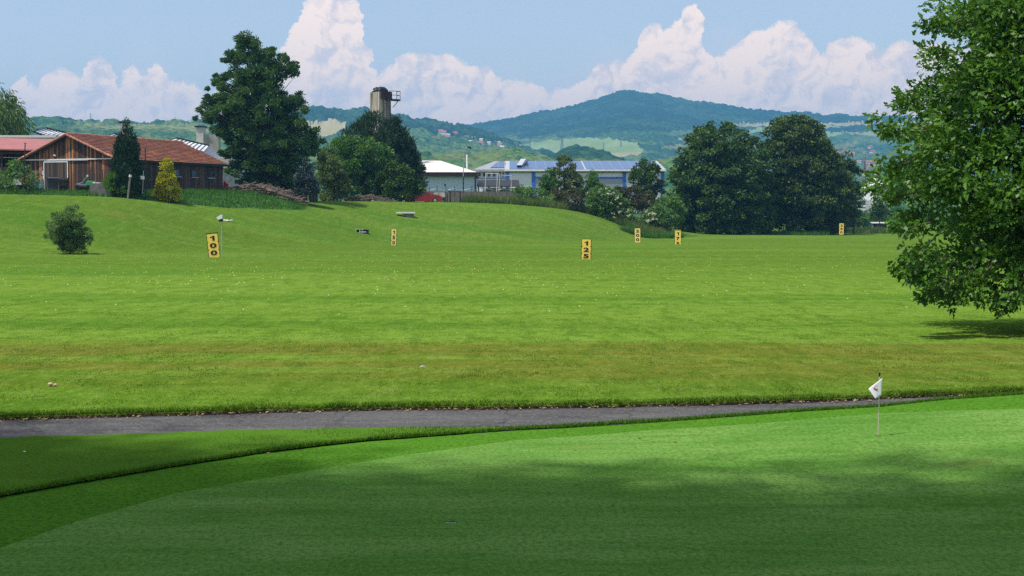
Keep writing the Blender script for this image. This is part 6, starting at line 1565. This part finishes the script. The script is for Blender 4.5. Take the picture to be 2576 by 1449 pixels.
mz = [([(900, 440), (900, 356), (1300, 350), (1600, 338), (1760, 330), (1800, 345), (2700, 330), (2700, 600), (900, 600)], 1),
      ([(1290, 372), (1350, 358), (1400, 352), (1480, 351), (1540, 356), (1590, 362), (1612, 384), (1608, 396), (1400, 398), (1330, 385)], 4),
      ([(1490, 391), (1560, 386), (1608, 384), (1606, 396), (1560, 400), (1490, 398)], 5),
      ([(1270, 360), (1330, 354), (1420, 346), (1460, 350), (1400, 354), (1340, 360)], 3),
      ([(1660, 372), (1720, 366), (1760, 372), (1700, 380), (1660, 380)], 3), ([(1700, 356), (1760, 352), (1790, 346), (1790, 352), (1720, 360)], 5),
      ([(1840, 318), (1960, 312), (2200, 312), (2460, 308), (2460, 322), (2200, 320), (2050, 322), (1840, 322)], 5),
      ([(1880, 330), (2010, 324), (2200, 328), (2460, 330), (2460, 344), (2180, 344), (2060, 348), (1950, 342), (1880, 340)], 4),
      ([(2020, 330), (2060, 326), (2056, 342), (2030, 346)], 5),
      ([(2045, 331), (2150, 326), (2230, 333), (2140, 337), (2050, 338)], 0), ([(2130, 316), (2230, 320), (2230, 325), (2140, 323)], 0),
      ([(2080, 372), (2140, 360), (2160, 366), (2110, 382), (2085, 384)], 3), ([(1750, 600), (1750, 392), (2700, 380), (2700, 600)], 2)]
hill("mountain", MTN, 500, 1700, 4700, -800, 3500, mz, 0, 15, 3.0, 190, 3, 1.0, 13.0)
MID = [(-900, 330), (400, 320), (600, 296), (700, 282), (770, 276), (800, 274.5), (840, 277), (925, 280), (985, 291), (1010, 295), (1100, 309), (1150, 319), (1200, 331), (1260, 349), (1300, 362), (1345, 380), (1400, 398), (1500, 425), (2000, 470)]
hill("middle_hill", MID, 425, 1700, 3000, -800, 1620, [([(500, 440), (700, 360), (850, 345), (1010, 322), (1060, 335), (1160, 350), (1260, 366), (1340, 385), (1480, 440)], 2), ([(700, 352), (740, 322), (800, 311), (872, 313), (868, 338), (800, 350)], 5)], 0, 17, 2.5, 110, 5, 1.0, 10.0)
LFT = [(-900, 300), (-100, 303), (80, 303), (104, 302), (110, 298), (135, 296.5), (150, 299), (168, 305), (230, 308), (330, 311), (440, 311), (480, 313), (560, 318), (640, 326), (720, 338), (820, 362), (900, 395)]
hill("left_hill", LFT, 420, 1150, 2100, -900, 960, [([(-900, 420), (-900, 310), (140, 311), (200, 316), (330, 317), (480, 322), (560, 330), (620, 345), (620, 352), (480, 338), (330, 340), (240, 326), (200, 320), (120, 340), (100, 420)], 1), ([(150, 316), (200, 317), (300, 317), (480, 321), (540, 330), (520, 342), (380, 338), (300, 337), (250, 334), (215, 322)], 3), ([(-900, 303), (700, 303), (700, 316), (-900, 314)], 1)], 2, 11, 2.5, 90, 7, 1.0, 8.0)
hill("wooded_knoll", [(1330, 402), (1390, 396), (1410, 383), (1425, 374), (1445, 370.5), (1480, 376), (1520, 386), (1545, 396), (1562, 406)], 415, 1500, 1800, 1320, 1570, [], 0, 8, 2.0, 30, 9, 1.0, 8.0)
hill("far_ridge_wood", [(-900, 395), (300, 392), (700, 392), (1200, 394), (1250, 386), (1300, 381), (1330, 388), (1360, 394), (1400, 402), (1560, 408), (1700, 404), (1850, 428), (2000, 452), (2100, 466), (2300, 470), (3000, 472)], 557, 700, 1300, -900, 3000, [], 2, 8, 3.0, 60, 13, 1.0, 8.0)
# ------------------------------------------------------------------ houses on the hills
M_HW = mat("house_wall_white", (0.72, 0.70, 0.66), 0.8, var=.06); M_HC = mat("house_wall_cream", (0.66, 0.56, 0.38), 0.8, var=.06)
M_HR = mat("house_roof_red", (0.42, 0.14, 0.09), 0.8, var=.15); M_HG = mat("house_roof_grey", (0.62, 0.62, 0.60), 0.7, var=.1)
ORD = "first second third fourth fifth sixth seventh eighth ninth tenth eleventh twelfth thirteenth fourteenth fifteenth sixteenth seventeenth eighteenth nineteenth twentieth".split()
def house_proto(w_, dp, h, rh, mw, mr):
    a = MB().box(-w_ / 2, w_ / 2, -dp / 2, dp / 2, -6, h).mesh("wall"); a.materials.append(mw)
    r = MB().prism([(-dp / 2 - .5, h - .1), (dp / 2 + .5, h - .1), (0, h + rh)], 0, -w_ / 2 - .5, w_ / 2 + .5).mesh("roof"); r.materials.append(mr)
    return a, r
HP = {('w', 'r'): house_proto(9, 8, 4.5, 3.4, M_HW, M_HR), ('w', 'g'): house_proto(9, 8, 4.5, 2.6, M_HW, M_HG), ('c', 'r'): house_proto(10, 8, 5, 3.6, M_HC, M_HR)}
def house(hl, px, py, kind, sc, rz, label, group):
    q = on_hill(hl, px, py); q.z += 2.0
    root = thing("hillside_house", q, label, "house", rz, group); root.scale = (sc, sc, sc)
    for nm, me in zip(("wall", "roof"), HP[kind]):
        o = bpy.data.objects.new(nm, me); COL.objects.link(o); o.parent = root
L1 = sorted([(1109, 339, 'r'), (1117, 341.5, 'r'), (1127, 346, 'w'), (1144, 343.5, 'r'), (1125, 353, 'r'), (1155, 360, 'w'), (1175, 354.5, 'r'), (1192, 353, 'w'), (1211, 358, 'w'), (1183, 363, 'w'), (1203, 367, 'w'), (1209, 369.5, 'r'), (1230, 366, 'w'), (1254, 365.5, 'w'), (1258, 373, 'r'), (1263, 377, 'w'), (1295, 373, 'w'), (1307, 373.5, 'w')])
cnt = {'r': 0, 'w': 0}; tot = {c_: sum(1 for p in L1 if p[2] == c_) for c_ in 'rw'}
for px, py, c_ in L1:
    lab = "tiny %s house on the wooded slope above the warehouse, %s %s one from the left" % ("red-roofed" if c_ == 'r' else "white", ORD[cnt[c_]], "such" if False else "red-roofed" if c_ == 'r' else "white"); cnt[c_] += 1
    house("middle_hill", px, py, ('w', 'r' if c_ == 'r' else 'g'), 0.62 if c_ == 'w' else 0.85, rnd.random() * 1.2 - .6, lab, "houses on the wooded slope")
Z6 = [(418, 250, 1.0), (622, 285, 1.2), (728, 290, 1.2), (555, 410, 1.25), (582, 462, 1.25), (492, 468, 1.0), (275, 458, 1.1), (360, 487, 1.1), (582, 590, 1.3), (648, 588, 1.4), (520, 578, 1.1), (185, 470, 1.1), (215, 480, 1.0), (440, 570, 1.0), (540, 640, 1.1), (500, 690, 1.2)]
Z6 = sorted([((3200 + a / 2.787) * S, (440 + b_ / 2.787) * S, c_) for a, b_, c_ in Z6])
for i, (px, py, sc) in enumerate(Z6):
    house("mountain", px, py, ('c', 'r') if i % 3 == 0 else ('w', 'r'), sc * .9, rnd.random() * 1.4 - .7, "red-roofed house on the hillside between the great trees and the oak, %s from the left" % ORD[i], "houses on the right hillside")
def block(name, label, hl, px, py, w_, h, dp, mw, mr, kind):
    q = on_hill(hl, px, py)
    root = thing(name, q, label, "building")
    MB().box(-w_ / 2, w_ / 2, 0, dp, -6, h).build("wall", mw, root)
    if kind == 'flat': MB().box(-w_ / 2 - .3, w_ / 2 + .3, -.3, dp + .3, h, h + .5).box(-w_ / 4, -w_ / 4 + 5, 2, 6, h + .5, h + 2.5).build("roof", M_HG, root)
    else: MB().prism([(-.6, h), (dp + .6, h), (dp / 2, h + 4)], 0, -w_ / 2 - .5, w_ / 2 + .5).build("roof", mr, root)
    m = MB()
    for i in range(int(w_ / 3.2)):
        for z in (1.2, 4.2):
            if z + 1.4 < h: m.box(-w_ / 2 + 1 + i * 3.2, -w_ / 2 + 2.4 + i * 3.2, -.06, .02, z, z + 1.4)
    o = m.build("window_row", M_GLASS, root)
    return root
block("apartment_block", "long cream block with a flat roof above the white warehouse", "middle_hill", 1095, 408, 20, 5.6, 9, M_HC, M_HR, 'flat')
block("red_roofed_school", "wide building with a long red roof right of the cream block", "middle_hill", 1152, 406, 14, 3.0, 9, M_HW, M_HR, 'gable')
block("red_roofed_school", "smaller cream house with a red roof directly right of the cream block", "middle_hill", 1134, 402, 6, 4.2, 7, M_HC, M_HR, 'gable')
block("hilltop_building", "small white flat-roofed building on the left hill's skyline beside the poplar", "left_hill", 478, 315, 7, 4.0, 6, M_HW, M_HG, 'flat')
# ------------------------------------------------------------------ pylons
def pylon_mesh(h):
    m = MB(); w_ = h * .10
    for a, b_ in ((-1, -1), (1, -1), (1, 1), (-1, 1)):
        m.tube([(a * w_, b_ * w_, -3), (a * w_ * .28, b_ * w_ * .28, h * .62), (0, 0, h)], h * .009, 4)
    n = 7
    for i in range(n):
        z0, z1 = h * .62 * i / n, h * .62 * (i + 1) / n; r0, r1 = w_ * (1 - .72 * i / n), w_ * (1 - .72 * (i + 1) / n)
        for sg in (-1, 1):
            m.tube([(-r0, sg * r0, z0), (r1, sg * r1, z1)], h * .005, 3); m.tube([(r0, sg * r0, z0), (-r1, sg * r1, z1)], h * .005, 3)
    return m.mesh("lattice")
def arms_mesh(h, ws):
    m = MB()
    for f, w_ in ws: m.tube([(-h * w_, 0, h * f), (0, 0, h * (f + .03)), (h * w_, 0, h * f)], h * .008, 4)
    return m.mesh("crossarm")
M_PYL = mat("pylon_steel", (0.16, 0.17, 0.18), 0.6, 0.3)
def pylon(loc, h, label, ws=((.62, .16), (.75, .20), (.88, .14)), rz=0.2):
    root = thing("electricity_pylon", loc, label, "pylon", rz, "electricity pylons")
    link("lattice", pylon_mesh(h), M_PYL, root); link("crossarm", arms_mesh(h, ws), M_PYL, root)
def hp(hl, px, pyt, pyb, label, **k_):
    q = on_hill(hl, px, pyb); pylon(q, (pyb - pyt) * q.y / FPX, label, **k_)
hp("left_hill", 228, 283, 308, "pylon on the left hill's skyline above the barn")
hp("left_hill", 441, 293, 311, "pylon on the left hill's skyline nearer the poplar")
hp("middle_hill", 1095, 313, 337, "pylon at the top edge of the wooded slope right of the pines")
hp("mountain", 1414, 334, 386, "largest pylon, in the pale green field below the mountain")
hp("mountain", 1333, 349, 374, "pylon at the left edge of the pale green field")
hp("mountain", 1518, 358, 386, "pylon at the right in the pale green field")
hp("mountain", 1562, 343, 370, "slightest pylon, at the far upper edge of the pale green field")
q = Vector((P(2174, 500, 520).x, 520, 0)); pylon(q, CAMZ + (HOR - 395) * 520 / FPX, "tall dark pylon between the great round trees and the oak", ((.46, .10), (.58, .13), (.68, .09)), 0.1)
# ------------------------------------------------------------------ the air
m = bpy.data.materials.new("haze_air"); m.use_nodes = True; nt = m.node_tree
nt.nodes.remove(nt.nodes["Principled BSDF"])
v = N(nt, "ShaderNodeVolumePrincipled"); v.inputs["Color"].default_value = (0.20, 0.58, 1.0, 1); v.inputs["Density"].default_value = 0.00020; v.inputs["Anisotropy"].default_value = 0.2
L(nt, v.outputs[0], nt.nodes["Material Output"].inputs["Volume"])
m.cycles.volume_sampling = "DISTANCE"
o = MB().box(-9500, 9500, -120, 5330, -12, 410).build("haze", m); o["kind"] = "stuff"; o["label"] = "thin blue summer haze over the valley"
